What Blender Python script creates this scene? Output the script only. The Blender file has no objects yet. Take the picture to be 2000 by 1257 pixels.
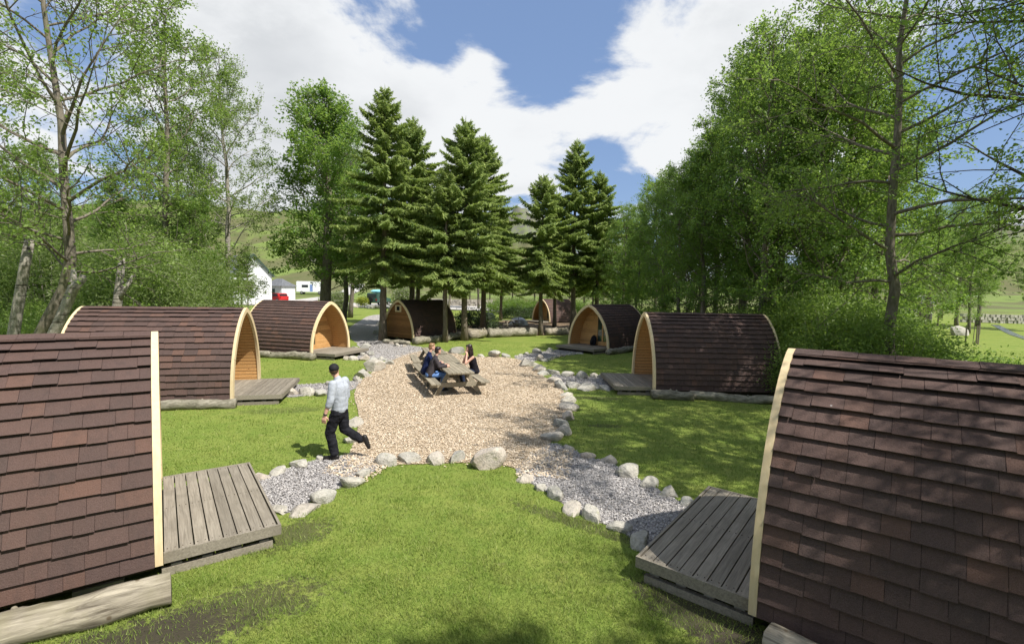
import bpy, bmesh, math, random
import numpy as np
from mathutils import Vector, Matrix, noise as mnoise

R = math.radians
scene = bpy.context.scene
COL = scene.collection

# ------------------------------------------------------------------ camera
CAM_H, PITCH, ROLL = 3.1036, R(3.4417), -0.018087
cam_data = bpy.data.cameras.new('camera')
cam_data.sensor_width = 36.0
cam_data.lens = 944.0 / 2000.0 * 36.0
cam_data.clip_start, cam_data.clip_end = 0.1, 4000.0
cam = bpy.data.objects.new('camera', cam_data)
COL.objects.link(cam)
_up = Vector((0, math.sin(PITCH), math.cos(PITCH)))
_fw = Vector((0, math.cos(PITCH), -math.sin(PITCH)))
_rt = Vector((1, 0, 0)) * math.cos(ROLL) - _up * math.sin(ROLL)
_u2 = Vector((1, 0, 0)) * math.sin(ROLL) + _up * math.cos(ROLL)
_m = Matrix((_rt, _u2, -_fw)).transposed().to_4x4()
_m.translation = Vector((0, 0, CAM_H))
cam.matrix_world = _m
scene.camera = cam

# ------------------------------------------------------------------ world, sun, exposure
SUN_EL = R(54.0)
SUN_AZ = math.atan2(0.83, -0.56)          # from +Y, clockwise
to_sun = Vector((math.sin(SUN_AZ) * math.cos(SUN_EL), math.cos(SUN_AZ) * math.cos(SUN_EL), math.sin(SUN_EL)))
sun_data = bpy.data.lights.new('sun', 'SUN')
sun_data.energy = 5.0
sun_data.angle = R(0.53)
sun_data.color = (1.0, 0.955, 0.88)
sun = bpy.data.objects.new('sun', sun_data)
sun.rotation_euler = to_sun.to_track_quat('Z', 'Y').to_euler()
sun.location = (20, -15, 40)
COL.objects.link(sun)

scene.view_settings.view_transform = 'Standard'
scene.view_settings.look = 'None'
scene.view_settings.exposure = 0.52
scene.view_settings.gamma = 1.0
scene.view_settings.use_curve_mapping = False


class NT:
    """small helper for node trees"""
    def __init__(self, tree):
        self.t = tree
        self.t.nodes.clear()

    def n(self, typ, **kw):
        nd = self.t.nodes.new(typ)
        for k, v in kw.items():
            if k.startswith('i_'):
                key = k[2:]
                key = int(key) if key.isdigit() else key.replace('_', ' ')
                nd.inputs[key].default_value = v
            else:
                setattr(nd, k, v)
        return nd

    def l(self, a, ao, b, bi):
        self.t.links.new(a.outputs[ao], b.inputs[bi])

    def math(self, op, a, b=None, c=None):
        nd = self.t.nodes.new('ShaderNodeMath')
        nd.operation = op
        for i, v in enumerate((a, b, c)):
            if v is None:
                continue
            if isinstance(v, (int, float)):
                nd.inputs[i].default_value = v
            else:
                self.t.links.new(v, nd.inputs[i])
        return nd.outputs[0]

    def mix(self, fac, a, b, blend='MIX'):
        nd = self.t.nodes.new('ShaderNodeMix')
        nd.data_type = 'RGBA'
        nd.blend_type = blend
        for sock, v in ((nd.inputs[0], fac), (nd.inputs[6], a), (nd.inputs[7], b)):
            if isinstance(v, (int, float)):
                sock.default_value = v
            elif isinstance(v, tuple):
                sock.default_value = (v[0], v[1], v[2], 1)
            else:
                self.t.links.new(v, sock)
        return nd.outputs[2]

    def mapr(self, v, a, b, c=0.0, d=1.0, smooth=False):
        nd = self.t.nodes.new('ShaderNodeMapRange')
        nd.interpolation_type = 'SMOOTHSTEP' if smooth else 'LINEAR'
        self.t.links.new(v, nd.inputs[0])
        for i, x in enumerate((a, b, c, d)):
            nd.inputs[i + 1].default_value = x
        return nd.outputs[0]

    def ramp(self, v, stops, interp='LINEAR'):
        nd = self.t.nodes.new('ShaderNodeValToRGB')
        cr = nd.color_ramp
        cr.interpolation = interp
        while len(cr.elements) < len(stops):
            cr.elements.new(0.5)
        for e, (p, c) in zip(cr.elements, stops):
            e.position = p
            e.color = (c[0], c[1], c[2], 1)
        self.t.links.new(v, nd.inputs[0])
        return nd.outputs[0]

    def noise(self, vec, scale, detail=4, rough=0.55, dist=0.0):
        nd = self.n('ShaderNodeTexNoise')
        nd.inputs['Scale'].default_value = scale
        nd.inputs['Detail'].default_value = detail
        nd.inputs['Roughness'].default_value = rough
        nd.inputs['Distortion'].default_value = dist
        if vec is not None:
            self.t.links.new(vec, nd.inputs['Vector'])
        return nd.outputs[0]

    def mapping(self, vec, scale=(1, 1, 1), rot=(0, 0, 0), loc=(0, 0, 0)):
        nd = self.n('ShaderNodeMapping')
        nd.inputs['Scale'].default_value = scale
        nd.inputs['Rotation'].default_value = rot
        nd.inputs['Location'].default_value = loc
        self.t.links.new(vec, nd.inputs['Vector'])
        return nd.outputs[0]


world = bpy.data.worlds.new('World')
scene.world = world
world.use_nodes = True
w = NT(world.node_tree)
tc = w.n('ShaderNodeTexCoord')
dvec = tc.outputs['Generated']
sky = w.n('ShaderNodeTexSky')
sky.sky_type = 'NISHITA'
sky.sun_disc = False
sky.sun_elevation = SUN_EL
sky.sun_rotation = SUN_AZ
sky.air_density = 1.0
sky.dust_density = 0.6
sky.ozone_density = 1.6
sep = w.n('ShaderNodeSeparateXYZ')
w.t.links.new(dvec, sep.inputs[0])
zc = w.math('ADD', w.math('MAXIMUM', sep.outputs[2], 0.0), 0.22)
cx = w.math('DIVIDE', sep.outputs[0], zc)
cy = w.math('DIVIDE', sep.outputs[1], zc)
comb = w.n('ShaderNodeCombineXYZ')
w.t.links.new(cx, comb.inputs[0])
w.t.links.new(cy, comb.inputs[1])
cvec = comb.outputs[0]
nz = w.noise(cvec, 1.7, 12, 0.60, 0.25)
nz2 = w.noise(w.mapping(cvec, loc=(3.1, 7.7, 0)), 0.9, 6, 0.5)


def sky_dir(u, v):
    d = _fw + _rt * ((u - 1000) / 944.0) + _u2 * ((628.5 - v) / 944.0)
    return d.normalized()


cov = w.math('MULTIPLY_ADD', w.math('SUBTRACT', nz, 0.5), 1.55, 0.475)
# where the day's clouds and blue gaps stand (directions on the dome, radii in degrees)
for (u, v, rad, wt) in [(930, 0, 8, -0.15), (1095, 85, 6, -0.16), (1040, 150, 4, -0.12), (1215, 350, 5, -0.12), (1980, 190, 8, -0.15), (240, 380, 4, -0.08), (150, 60, 3, -0.06), (230, 120, 15, 0.10), (800, -120, 9, -0.12),
                        (640, 140, 14, 0.15), (1400, 130, 13, 0.17), (950, 270, 9, 0.14), (1290, 240, 6, 0.10), (960, 100, 3.6, 0.12), (560, 330, 9, 0.1)]:
    dd = sky_dir(u, v)
    vm = w.n('ShaderNodeVectorMath', operation='DOT_PRODUCT')
    w.t.links.new(dvec, vm.inputs[0])
    vm.inputs[1].default_value = dd
    lobe = w.mapr(vm.outputs['Value'], math.cos(R(rad * 1.35)), math.cos(R(rad * 0.25)), 0, 1, True)
    cov = w.math('MULTIPLY_ADD', lobe, wt, cov)
mask = w.mapr(cov, 0.395, 0.59, 0, 1, True)
dens = w.mapr(cov, 0.50, 0.80, 0, 1, True)
shade = w.mapr(nz2, 0.42, 0.66, 0, 1, True)
grey = w.math('MULTIPLY', dens, shade)
cloud = w.mix(grey, (7.2, 7.35, 7.5), (5.2, 5.4, 5.65))
skyc = w.mix(0.5, sky.outputs[0], (2.3, 3.5, 6.2))
out_c = w.mix(mask, skyc, cloud)
bg = w.n('ShaderNodeBackground')
bg.inputs['Strength'].default_value = 0.088
w.t.links.new(out_c, bg.inputs['Color'])
wo = w.n('ShaderNodeOutputWorld')
w.l(bg, 0, wo, 0)

# ------------------------------------------------------------------ materials
MATS = {}


def newmat(name):
    m = bpy.data.materials.new(name)
    m.use_nodes = True
    t = NT(m.node_tree)
    out = t.n('ShaderNodeOutputMaterial')
    bsdf = t.n('ShaderNodeBsdfPrincipled')
    t.l(bsdf, 0, out, 0)
    MATS[name] = m
    return m, t, bsdf, out


def setin(t, bsdf, key, v):
    if isinstance(v, tuple):
        bsdf.inputs[key].default_value = (v[0], v[1], v[2], 1)
    elif isinstance(v, (int, float)):
        bsdf.inputs[key].default_value = v
    else:
        t.t.links.new(v, bsdf.inputs[key])


def bump(t, bsdf, h, strength, dist):
    b = t.n('ShaderNodeBump')
    b.inputs['Strength'].default_value = strength
    b.inputs['Distance'].default_value = dist
    t.t.links.new(h, b.inputs['Height'])
    t.t.links.new(b.outputs[0], bsdf.inputs['Normal'])


def pos(t):
    return t.n('ShaderNodeNewGeometry').outputs['Position']


def objco(t):
    return t.n('ShaderNodeTexCoord').outputs['Object']


def rand_obj(t):
    return t.n('ShaderNodeObjectInfo').outputs['Random']


def rand_isl(t):
    return t.n('ShaderNodeNewGeometry').outputs['Random Per Island']


def plain(name, col, rough=0.6, var=0.12, scale=6.0, spec=0.3, metal=0.0):
    m, t, b, o = newmat(name)
    nzz = t.noise(objco(t), scale, 5, 0.6)
    c = t.mix(t.mapr(nzz, 0.3, 0.7), tuple(x * (1 - var) for x in col), tuple(min(1, x * (1 + var)) for x in col))
    setin(t, b, 'Base Color', c)
    setin(t, b, 'Roughness', rough)
    setin(t, b, 'Specular IOR Level', spec)
    setin(t, b, 'Metallic', metal)
    return m


# ground: lawn near, rough hill pasture far
m, t, b, o = newmat('lawn')
P = pos(t)
n1 = t.noise(P, 0.55, 5, 0.6)
n2 = t.noise(P, 3.2, 5, 0.65)
n3 = t.noise(P, 34, 4, 0.7)
c = t.mix(t.mapr(n1, 0.35, 0.66), (0.18, 0.235, 0.045), (0.26, 0.29, 0.068))
c = t.mix(t.mapr(n2, 0.42, 0.74), c, (0.145, 0.215, 0.036))
c = t.mix(t.mapr(n3, 0.35, 0.8, 0.0, 0.6), c, (0.06, 0.095, 0.014))
dry = t.mapr(t.noise(t.mapping(P, loc=(5, 2, 0)), 1.3, 4, 0.6), 0.67, 0.74, 0, 0.5, True)
c = t.mix(dry, c, (0.29, 0.24, 0.12))
# bare trodden soil by the near log and the near decks
for (x, y, rx, ry, a, s) in [(-2.75, 4.4, 1.0, 0.42, 31, 0.8), (-3.2, 4.05, 0.85, 0.38, 20, 0.9), (1.9, 4.6, 0.75, 0.42, -48, 0.9), (2.1, 3.95, 0.6, 0.45, 0, 0.9), (-5.8, 12.2, 1.2, 0.35, 16, 0.35),
                             (2.55, 14.35, 0.9, 0.25, 0, 0.6), (-2.75, 5.95, 0.55, 0.35, 40, 0.7), (1.0, 6.35, 1.1, 0.16, -36, 0.7), (2.3, 11.3, 0.5, 0.16, 0, 0.6)]:
    mp = t.n('ShaderNodeMapping')
    mp.vector_type = 'TEXTURE'
    mp.inputs['Location'].default_value = (x, y, 0)
    mp.inputs['Rotation'].default_value = (0, 0, R(a))
    mp.inputs['Scale'].default_value = (rx, ry, 1)
    t.t.links.new(P, mp.inputs['Vector'])
    ln = t.n('ShaderNodeVectorMath', operation='LENGTH')
    t.t.links.new(mp.outputs[0], ln.inputs[0])
    fz = t.math('MULTIPLY_ADD', n2, -1.3, t.math('ADD', ln.outputs['Value'], 0.65))
    fz = t.math('MULTIPLY_ADD', t.noise(P, 11, 5, 0.75), -2.6, t.math('ADD', fz, 1.3))
    k = t.mapr(fz, 0.75, 1.1, s, 0.0, True)
    c = t.mix(k, c, t.mix(n3, (0.03, 0.026, 0.019), (0.07, 0.058, 0.04)))
sp = t.n('ShaderNodeSeparateXYZ')
t.t.links.new(P, sp.inputs[0])
far = t.mapr(sp.outputs[1], 62, 110, 0, 1, True)
hn = t.noise(P, 0.045, 6, 0.62)
hn2 = t.noise(P, 0.22, 5, 0.6)
hill = t.mix(t.mapr(hn, 0.42, 0.56, 0, 1, True), (0.15, 0.20, 0.05), (0.115, 0.115, 0.05))
hill = t.mix(t.mapr(hn2, 0.5, 0.72, 0, 0.6), hill, (0.07, 0.10, 0.03))
rock_f = t.mapr(sp.outputs[2], 50, 80, 0, 1, True)
hill = t.mix(t.math('MULTIPLY', rock_f, t.mapr(hn2, 0.3, 0.6)), hill, (0.13, 0.125, 0.115))
c = t.mix(far, c, hill)
setin(t, b, 'Base Color', c)
setin(t, b, 'Roughness', 0.85)
setin(t, b, 'Specular IOR Level', 0.15)
bump(t, b, t.math('ADD', n3, t.math('MULTIPLY', n2, 1.5)), 0.6, 0.03)

m, t, b, o = newmat('grass_blade')
r = rand_isl(t)
P = pos(t)
n1 = t.noise(P, 0.8, 4, 0.6)
c = t.ramp(r, [(0, (0.117, 0.190, 0.027)), (0.45, (0.211, 0.300, 0.052)), (0.8, (0.302, 0.375, 0.090)), (1, (0.396, 0.410, 0.171))])
c = t.mix(t.mapr(n1, 0.35, 0.7, 0, 0.5), c, (0.16, 0.24, 0.04))
c = t.mix(t.mapr(t.noise(P, 3.0, 5, 0.65), 0.46, 0.7, 0, 0.6), c, (0.23, 0.25, 0.065))
c = t.mix(t.mapr(t.noise(t.mapping(P, loc=(4, 1, 0)), 1.6, 5, 0.7), 0.58, 0.74, 0, 0.55), c, (0.34, 0.31, 0.12))
c = t.mix(t.mapr(t.noise(P, 7.0, 4, 0.65), 0.52, 0.7, 0, 0.4), c, (0.10, 0.155, 0.026))
setin(t, b, 'Base Color', c)
setin(t, b, 'Roughness', 0.6)
setin(t, b, 'Specular IOR Level', 0.2)
tr = t.n('ShaderNodeBsdfTranslucent')
t.t.links.new(c, tr.inputs[0])
mx = t.n('ShaderNodeMixShader')
mx.inputs[0].default_value = 0.3
t.l(b, 0, mx, 1)
t.l(tr, 0, mx, 2)
t.l(mx, 0, o, 0)


def cells(name, scale, stops, dark, rough=0.85, stretch=(1, 1, 1), bs=0.8, bd=0.02, tint=None):
    m, t, b, o = newmat(name)
    P = pos(t)
    V = t.n('ShaderNodeTexVoronoi')
    V.inputs['Scale'].default_value = scale
    wv = t.mix(0.08, P, t.n('ShaderNodeTexNoise', i_Scale=scale * 0.6).outputs[1], 'ADD')
    t.t.links.new(t.mapping(wv, scale=stretch), V.inputs['Vector'])
    s2 = t.n('ShaderNodeSeparateColor')
    t.l(V, 'Color', s2, 0)
    c = t.ramp(s2.outputs[0], stops)
    c = t.mix(t.mapr(V.outputs['Distance'], 0.45, 0.8, 0, 0.7), c, dark)
    big = t.noise(P, 0.8, 4, 0.6)
    c = t.mix(t.mapr(big, 0.4, 0.75, 0, 0.4), c, dark if tint is None else tint)
    setin(t, b, 'Base Color', c)
    setin(t, b, 'Roughness', rough)
    setin(t, b, 'Specular IOR Level', 0.2)
    bump(t, b, t.math('SUBTRACT', 1.0, V.outputs['Distance']), bs, bd)
    return m


cells('wood_chips', 44, [(0, (0.25, 0.18, 0.11)), (0.4, (0.43, 0.33, 0.215)), (0.8, (0.55, 0.45, 0.31)), (1, (0.64, 0.55, 0.42))], (0.19, 0.135, 0.085), stretch=(1, 1.5, 1))
cells('gravel', 60, [(0, (0.20, 0.19, 0.19)), (0.5, (0.38, 0.355, 0.34)), (1, (0.60, 0.57, 0.55))], (0.12, 0.115, 0.115), tint=(0.36, 0.31, 0.25))
cells('track_gravel', 9, [(0, (0.38, 0.36, 0.34)), (1, (0.55, 0.53, 0.50))], (0.3, 0.28, 0.26), bs=0.2)
cells('forest_floor', 16, [(0, (0.12, 0.08, 0.05)), (0.6, (0.20, 0.14, 0.09)), (1, (0.30, 0.22, 0.14))], (0.07, 0.05, 0.03))


def piece_mat(name, stops, rough=0.8):
    m, t, b, o = newmat(name)
    setin(t, b, 'Base Color', t.ramp(rand_isl(t), stops))
    setin(t, b, 'Roughness', rough)
    setin(t, b, 'Specular IOR Level', 0.25)
    return m


piece_mat('chip_piece', [(0, (0.42, 0.315, 0.21)), (0.35, (0.56, 0.445, 0.315)), (0.75, (0.63, 0.525, 0.395)), (1, (0.70, 0.62, 0.50))])
piece_mat('gravel_piece', [(0, (0.25, 0.24, 0.24)), (0.5, (0.37, 0.35, 0.34)), (0.85, (0.46, 0.435, 0.42)), (1, (0.54, 0.51, 0.48))])

# shingles
m, t, b, o = newmat('shingle')
P = pos(t)
ro = rand_obj(t)
ri = rand_isl(t)
rr = t.math('FRACT', t.math('ADD', ro, ri))
c = t.ramp(rr, [(0, (0.061, 0.037, 0.032)), (0.4, (0.078, 0.044, 0.037)), (0.7, (0.094, 0.051, 0.040)), (0.86, (0.085, 0.050, 0.043)), (0.93, (0.111, 0.057, 0.041)), (1, (0.127, 0.063, 0.044))])
g = t.noise(P, 210, 3, 0.7)
c = t.mix(t.mapr(g, 0.35, 0.75, 0, 0.55), c, (0.17, 0.128, 0.115))
c = t.mix(t.mapr(g, 0.3, 0.5, 0.45, 0), c, (0.03, 0.022, 0.02))
blot = t.noise(P, 3.5, 4, 0.6)
c = t.mix(t.mapr(blot, 0.5, 0.75, 0, 0.3), c, (0.085, 0.06, 0.052))
streak = t.noise(t.mapping(P, scale=(6, 6, 0.6)), 2.0, 4, 0.6)
c = t.mix(t.mapr(streak, 0.5, 0.75, 0, 0.35), c, (0.045, 0.036, 0.034))
spot = t.mapr(t.noise(P, 7.0, 2, 0.4), 0.80, 0.83, 0, 0.7)
c = t.mix(spot, c, (0.6, 0.58, 0.55))
setin(t, b, 'Base Color', c)
setin(t, b, 'Roughness', 0.82)
setin(t, b, 'Specular IOR Level', 0.25)
bump(t, b, t.math('ADD', g, t.math('MULTIPLY', t.noise(P, 60, 3, 0.6), 1.2)), 0.55, 0.012)


def wood(name, a, bcol, grain=(3, 40, 40), rough=0.65, stain=None, knots=None, bs=0.25, coords='obj', spec=0.25):
    m, t, bs_, o = newmat(name)
    P = objco(t) if coords == 'obj' else pos(t)
    ro = rand_obj(t)
    off = t.n('ShaderNodeVectorMath', operation='ADD')
    t.t.links.new(P, off.inputs[0])
    cb = t.n('ShaderNodeCombineXYZ')
    for i in range(3):
        t.t.links.new(t.math('MULTIPLY', ro, 31.7 + i * 7), cb.inputs[i])
    t.t.links.new(cb.outputs[0], off.inputs[1])
    v = off.outputs[0]
    g = t.noise(t.mapping(v, scale=grain), 1.0, 5, 0.65, 0.6)
    g2 = t.noise(v, 2.2, 4, 0.6)
    c = t.mix(t.mapr(g, 0.32, 0.68), a, bcol)
    k = t.mapr(ro, 0, 1, 0.82, 1.16)
    kk = t.n('ShaderNodeCombineColor')
    for i in range(3):
        t.t.links.new(k, kk.inputs[i])
    c = t.mix(1.0, c, kk.outputs[0], 'MULTIPLY')
    if stain:
        c = t.mix(t.mapr(g2, 0.5, 0.72, 0, 0.65), c, stain)
    if knots:
        V = t.n('ShaderNodeTexVoronoi')
        V.inputs['Scale'].default_value = 4.5
        t.t.links.new(v, V.inputs['Vector'])
        c = t.mix(t.mapr(V.outputs['Distance'], 0.05, 0.13, 0.8, 0.0, True), c, knots)
    setin(t, bs_, 'Base Color', c)
    setin(t, bs_, 'Roughness', rough)
    setin(t, bs_, 'Specular IOR Level', spec)
    bump(t, bs_, g, bs, 0.01)
    return m


wood('trim_wood', (0.66, 0.51, 0.30), (0.74, 0.60, 0.38), grain=(20, 20, 4), bs=0.1)
wood('pine', (0.50, 0.265, 0.095), (0.63, 0.375, 0.155), grain=(26, 2.5, 26), knots=(0.22, 0.09, 0.03), bs=0.1)
wood('pine_dark', (0.235, 0.105, 0.04), (0.33, 0.165, 0.065), grain=(26, 2.5, 26), knots=(0.12, 0.05, 0.02), bs=0.1)
wood('deck_wood', (0.175, 0.152, 0.118), (0.31, 0.275, 0.22), grain=(45, 2.0, 45), stain=(0.165, 0.145, 0.112), rough=0.75)
wood('table_wood', (0.185, 0.160, 0.115), (0.315, 0.275, 0.205), grain=(2.0, 45, 45), stain=(0.17, 0.155, 0.11), rough=0.75)
wood('post_wood', (0.10, 0.08, 0.06), (0.19, 0.16, 0.12), grain=(30, 30, 3))
wood('beam_wood', (0.05, 0.04, 0.03), (0.09, 0.07, 0.05), grain=(3, 30, 30))
wood('log_bare', (0.10, 0.082, 0.058), (0.44, 0.39, 0.30), grain=(1.6, 17, 17), stain=(0.20, 0.18, 0.105), knots=(0.10, 0.07, 0.04), bs=1.0)
wood('log_mossy', (0.10, 0.09, 0.06), (0.36, 0.33, 0.26), grain=(5, 14, 14), stain=(0.10, 0.095, 0.06), bs=0.7)

# rock
m, t, b, o = newmat('rock')
P = objco(t)
ro = rand_obj(t)
W = pos(t)
n1 = t.noise(W, 4.0, 6, 0.62)
n2 = t.noise(W, 22, 5, 0.7)
n3 = t.noise(t.mapping(W, loc=(9, 3, 1)), 7, 5, 0.65)
base = t.ramp(ro, [(0, (0.19, 0.195, 0.18)), (0.2, (0.30, 0.29, 0.26)), (0.45, (0.42, 0.395, 0.34)), (0.7, (0.44, 0.365, 0.30)), (0.85, (0.27, 0.275, 0.25)), (1, (0.48, 0.45, 0.39))])
c = t.mix(t.mapr(n1, 0.35, 0.7, 0, 0.7), base, (0.55, 0.515, 0.44))
c = t.mix(t.mapr(n2, 0.45, 0.70, 0, 0.7), c, (0.20, 0.19, 0.165))
c = t.mix(t.mapr(n3, 0.58, 0.72, 0, 0.55), c, (0.26, 0.265, 0.13))
setin(t, b, 'Base Color', c)
setin(t, b, 'Roughness', 0.88)
setin(t, b, 'Specular IOR Level', 0.25)
bump(t, b, t.math('ADD', n2, n1), 0.9, 0.03)


def bark(name, a, bcol, band=None, moss=None):
    m, t, b, o = newmat(name)
    P = pos(t)
    g = t.noise(t.mapping(P, scale=(1, 1, 0.22)), 16, 5, 0.65)
    c = t.mix(t.mapr(g, 0.35, 0.65), a, bcol)
    if band:
        bn = t.noise(t.mapping(P, scale=(1.2, 1.2, 7.5)), 2.0, 4, 0.6)
        c = t.mix(t.mapr(bn, 0.56, 0.63, 0, 0.92), c, band)
    if moss:
        c = t.mix(t.mapr(t.noise(P, 2.0, 4, 0.6), 0.5, 0.7, 0, 0.6), c, moss)
    setin(t, b, 'Base Color', c)
    setin(t, b, 'Roughness', 0.9)
    setin(t, b, 'Specular IOR Level', 0.15)
    bump(t, b, g, 0.9, 0.03)
    return m


bark('bark_grey', (0.10, 0.085, 0.065), (0.235, 0.205, 0.165), moss=(0.12, 0.125, 0.06))
bark('bark_spruce', (0.115, 0.088, 0.066), (0.25, 0.205, 0.165), moss=(0.16, 0.155, 0.11))
bark('bark_dark', (0.05, 0.042, 0.033), (0.11, 0.09, 0.07))
bark('bark_birch', (0.20, 0.18, 0.15), (0.40, 0.37, 0.32), band=(0.055, 0.045, 0.038), moss=(0.2, 0.19, 0.13))
bark('bark_twig', (0.16, 0.14, 0.12), (0.30, 0.275, 0.24))


def leafmat(name, stops, trans=0.46, tcol=(0.29, 0.43, 0.07), rough=0.45, spec=0.35):
    m, t, b, o = newmat(name)
    c = t.ramp(rand_isl(t), stops)
    P = pos(t)
    c = t.mix(t.mapr(t.noise(P, 0.7, 3, 0.5), 0.4, 0.7, 0, 0.35), c, stops[-1][1])
    setin(t, b, 'Base Color', c)
    setin(t, b, 'Roughness', rough)
    setin(t, b, 'Specular IOR Level', spec)
    tr = t.n('ShaderNodeBsdfTranslucent')
    tr.inputs[0].default_value = (*tcol, 1)
    mx = t.n('ShaderNodeMixShader')
    mx.inputs[0].default_value = trans
    t.l(b, 0, mx, 1)
    t.l(tr, 0, mx, 2)
    t.l(mx, 0, o, 0)
    return m


leafmat('leaf_alder', [(0, (0.095, 0.174, 0.035)), (0.5, (0.144, 0.248, 0.050)), (1, (0.196, 0.310, 0.070))])
leafmat('leaf_light', [(0, (0.113, 0.182, 0.036)), (0.5, (0.174, 0.259, 0.056)), (1, (0.233, 0.314, 0.080))])
leafmat('leaf_willow', [(0, (0.101, 0.151, 0.040)), (0.5, (0.166, 0.223, 0.069)), (1, (0.245, 0.287, 0.122))])
leafmat('leaf_sycamore', [(0, (0.076, 0.158, 0.031)), (0.5, (0.128, 0.231, 0.042)), (1, (0.205, 0.310, 0.070))])
leafmat('leaf_dark', [(0, (0.028, 0.055, 0.016)), (0.5, (0.045, 0.08, 0.022)), (1, (0.07, 0.11, 0.03))], trans=0.2, tcol=(0.1, 0.17, 0.03))
leafmat('leaf_bracken', [(0, (0.08, 0.14, 0.025)), (1, (0.145, 0.22, 0.04))])
leafmat('leaf_yellow', [(0, (0.25, 0.27, 0.03)), (1, (0.38, 0.38, 0.05))])
leafmat('leaf_pale', [(0, (0.12, 0.13, 0.07)), (0.7, (0.22, 0.22, 0.14)), (1, (0.42, 0.40, 0.33))])
leafmat('needles', [(0, (0.100, 0.147, 0.047)), (0.5, (0.183, 0.248, 0.076)), (0.85, (0.266, 0.330, 0.100)), (1, (0.342, 0.395, 0.130))], trans=0.36, tcol=(0.378, 0.496, 0.106), rough=0.65, spec=0.15)

plain('skin', (0.62, 0.36, 0.27), 0.5, 0.06, 12)
plain('sweater_grey', (0.37, 0.395, 0.445), 0.9, 0.10, 9, 0.1)
plain('black_cloth', (0.013, 0.013, 0.017), 0.85, 0.35, 9, 0.15)
plain('cap_black', (0.016, 0.016, 0.018), 0.75, 0.2, 12, 0.2)
plain('shoe_black', (0.014, 0.012, 0.011), 0.5, 0.2, 12, 0.35)
plain('navy_cloth', (0.012, 0.019, 0.062), 0.85, 0.25, 9, 0.15)
plain('charcoal_cloth', (0.050, 0.043, 0.047), 0.88, 0.2, 9, 0.15)
plain('denim_blue', (0.13, 0.24, 0.50), 0.85, 0.25, 14, 0.15)
plain('denim_dark', (0.018, 0.025, 0.05), 0.85, 0.3, 14, 0.15)
plain('black_top', (0.012, 0.011, 0.015), 0.8, 0.3, 9, 0.15)
plain('hair_dark', (0.022, 0.012, 0.012), 0.42, 0.4, 30, 0.4)
plain('hair_brown', (0.055, 0.030, 0.016), 0.45, 0.4, 30, 0.4)
plain('hair_fair', (0.25, 0.145, 0.065), 0.45, 0.35, 30, 0.4)
plain('watch_black', (0.02, 0.02, 0.022), 0.35, 0.1)
plain('white_render', (0.62, 0.63, 0.64), 0.85, 0.06, 1.2)
plain('slate_roof', (0.13, 0.135, 0.145), 0.6, 0.25, 3)
plain('barge_green', (0.045, 0.07, 0.055), 0.6, 0.1)
plain('car_red', (0.42, 0.02, 0.02), 0.25, 0.05, 3, 0.6)
plain('car_green', (0.03, 0.075, 0.06), 0.3, 0.05, 3, 0.6)
plain('van_white', (0.78, 0.79, 0.80), 0.35, 0.03, 3, 0.5)
plain('glass_dark', (0.02, 0.025, 0.03), 0.08, 0.1, 2, 0.6)
plain('tyre', (0.015, 0.015, 0.016), 0.8, 0.1)
plain('rim_grey', (0.35, 0.35, 0.36), 0.4, 0.1, 3, 0.5, 0.6)
plain('lamp_red', (0.4, 0.01, 0.01), 0.2, 0.05)
plain('kayak_blue', (0.22, 0.5, 0.62), 0.35, 0.05)
plain('stone_wall', (0.24, 0.225, 0.20), 0.9, 0.4, 3)
plain('blue_plastic', (0.05, 0.2, 0.5), 0.4, 0.1)
plain('blue_door', (0.18, 0.26, 0.5), 0.5, 0.1)
m, t, b, o = newmat('water')
setin(t, b, 'Base Color', (0.05, 0.07, 0.08))
setin(t, b, 'Roughness', 0.12)
bump(t, b, t.noise(pos(t), 3, 4, 0.6), 0.4, 0.05)
m, t, b, o = newmat('pane_glass')
setin(t, b, 'Base Color', (0.05, 0.07, 0.05))
setin(t, b, 'Roughness', 0.03)
setin(t, b, 'Specular IOR Level', 0.9)


def M(n):
    return MATS[n]


# ------------------------------------------------------------------ mesh helpers
def mesh_np(name, V, F, mat, smooth=False):
    """V (n,3) array; F (m,k) int array of same-size faces or a list of such arrays"""
    me = bpy.data.meshes.new(name)
    V = np.asarray(V, np.float32)
    Fl = F if isinstance(F, list) else [F]
    Fl = [np.asarray(f, np.int32) for f in Fl if len(f)]
    me.vertices.add(len(V))
    me.vertices.foreach_set('co', V.ravel())
    tot = np.concatenate([np.full(len(f), f.shape[1], np.int32) for f in Fl])
    idx = np.concatenate([f.ravel() for f in Fl])
    me.loops.add(len(idx))
    me.loops.foreach_set('vertex_index', idx)
    me.polygons.add(len(tot))
    st = np.zeros(len(tot), np.int32)
    st[1:] = np.cumsum(tot)[:-1]
    me.polygons.foreach_set('loop_start', st)
    me.polygons.foreach_set('loop_total', tot)
    me.polygons.foreach_set('use_smooth', np.full(len(tot), bool(smooth)))
    me.update(calc_edges=True)
    me.materials.append(M(mat) if isinstance(mat, str) else mat)
    return me


def link(name, me, parent=None, loc=None, rot=None, scale=None):
    ob = bpy.data.objects.new(name, me)
    COL.objects.link(ob)
    if parent is not None:
        ob.parent = parent
    if loc is not None:
        ob.location = loc
    if rot is not None:
        ob.rotation_euler = rot
    if scale is not None:
        ob.scale = scale
    return ob


def tag(ob, label, cat, group=None):
    ob['label'] = label
    ob['category'] = cat
    if group:
        ob['group'] = group
    return ob


def thing(name, label, cat, loc=(0, 0, 0), rz=0.0, group=None):
    ob = bpy.data.objects.new(name, None)
    ob.empty_display_size = 0.2
    COL.objects.link(ob)
    ob.location = loc
    ob.rotation_euler = (0, 0, rz)
    return tag(ob, label, cat, group)


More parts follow.
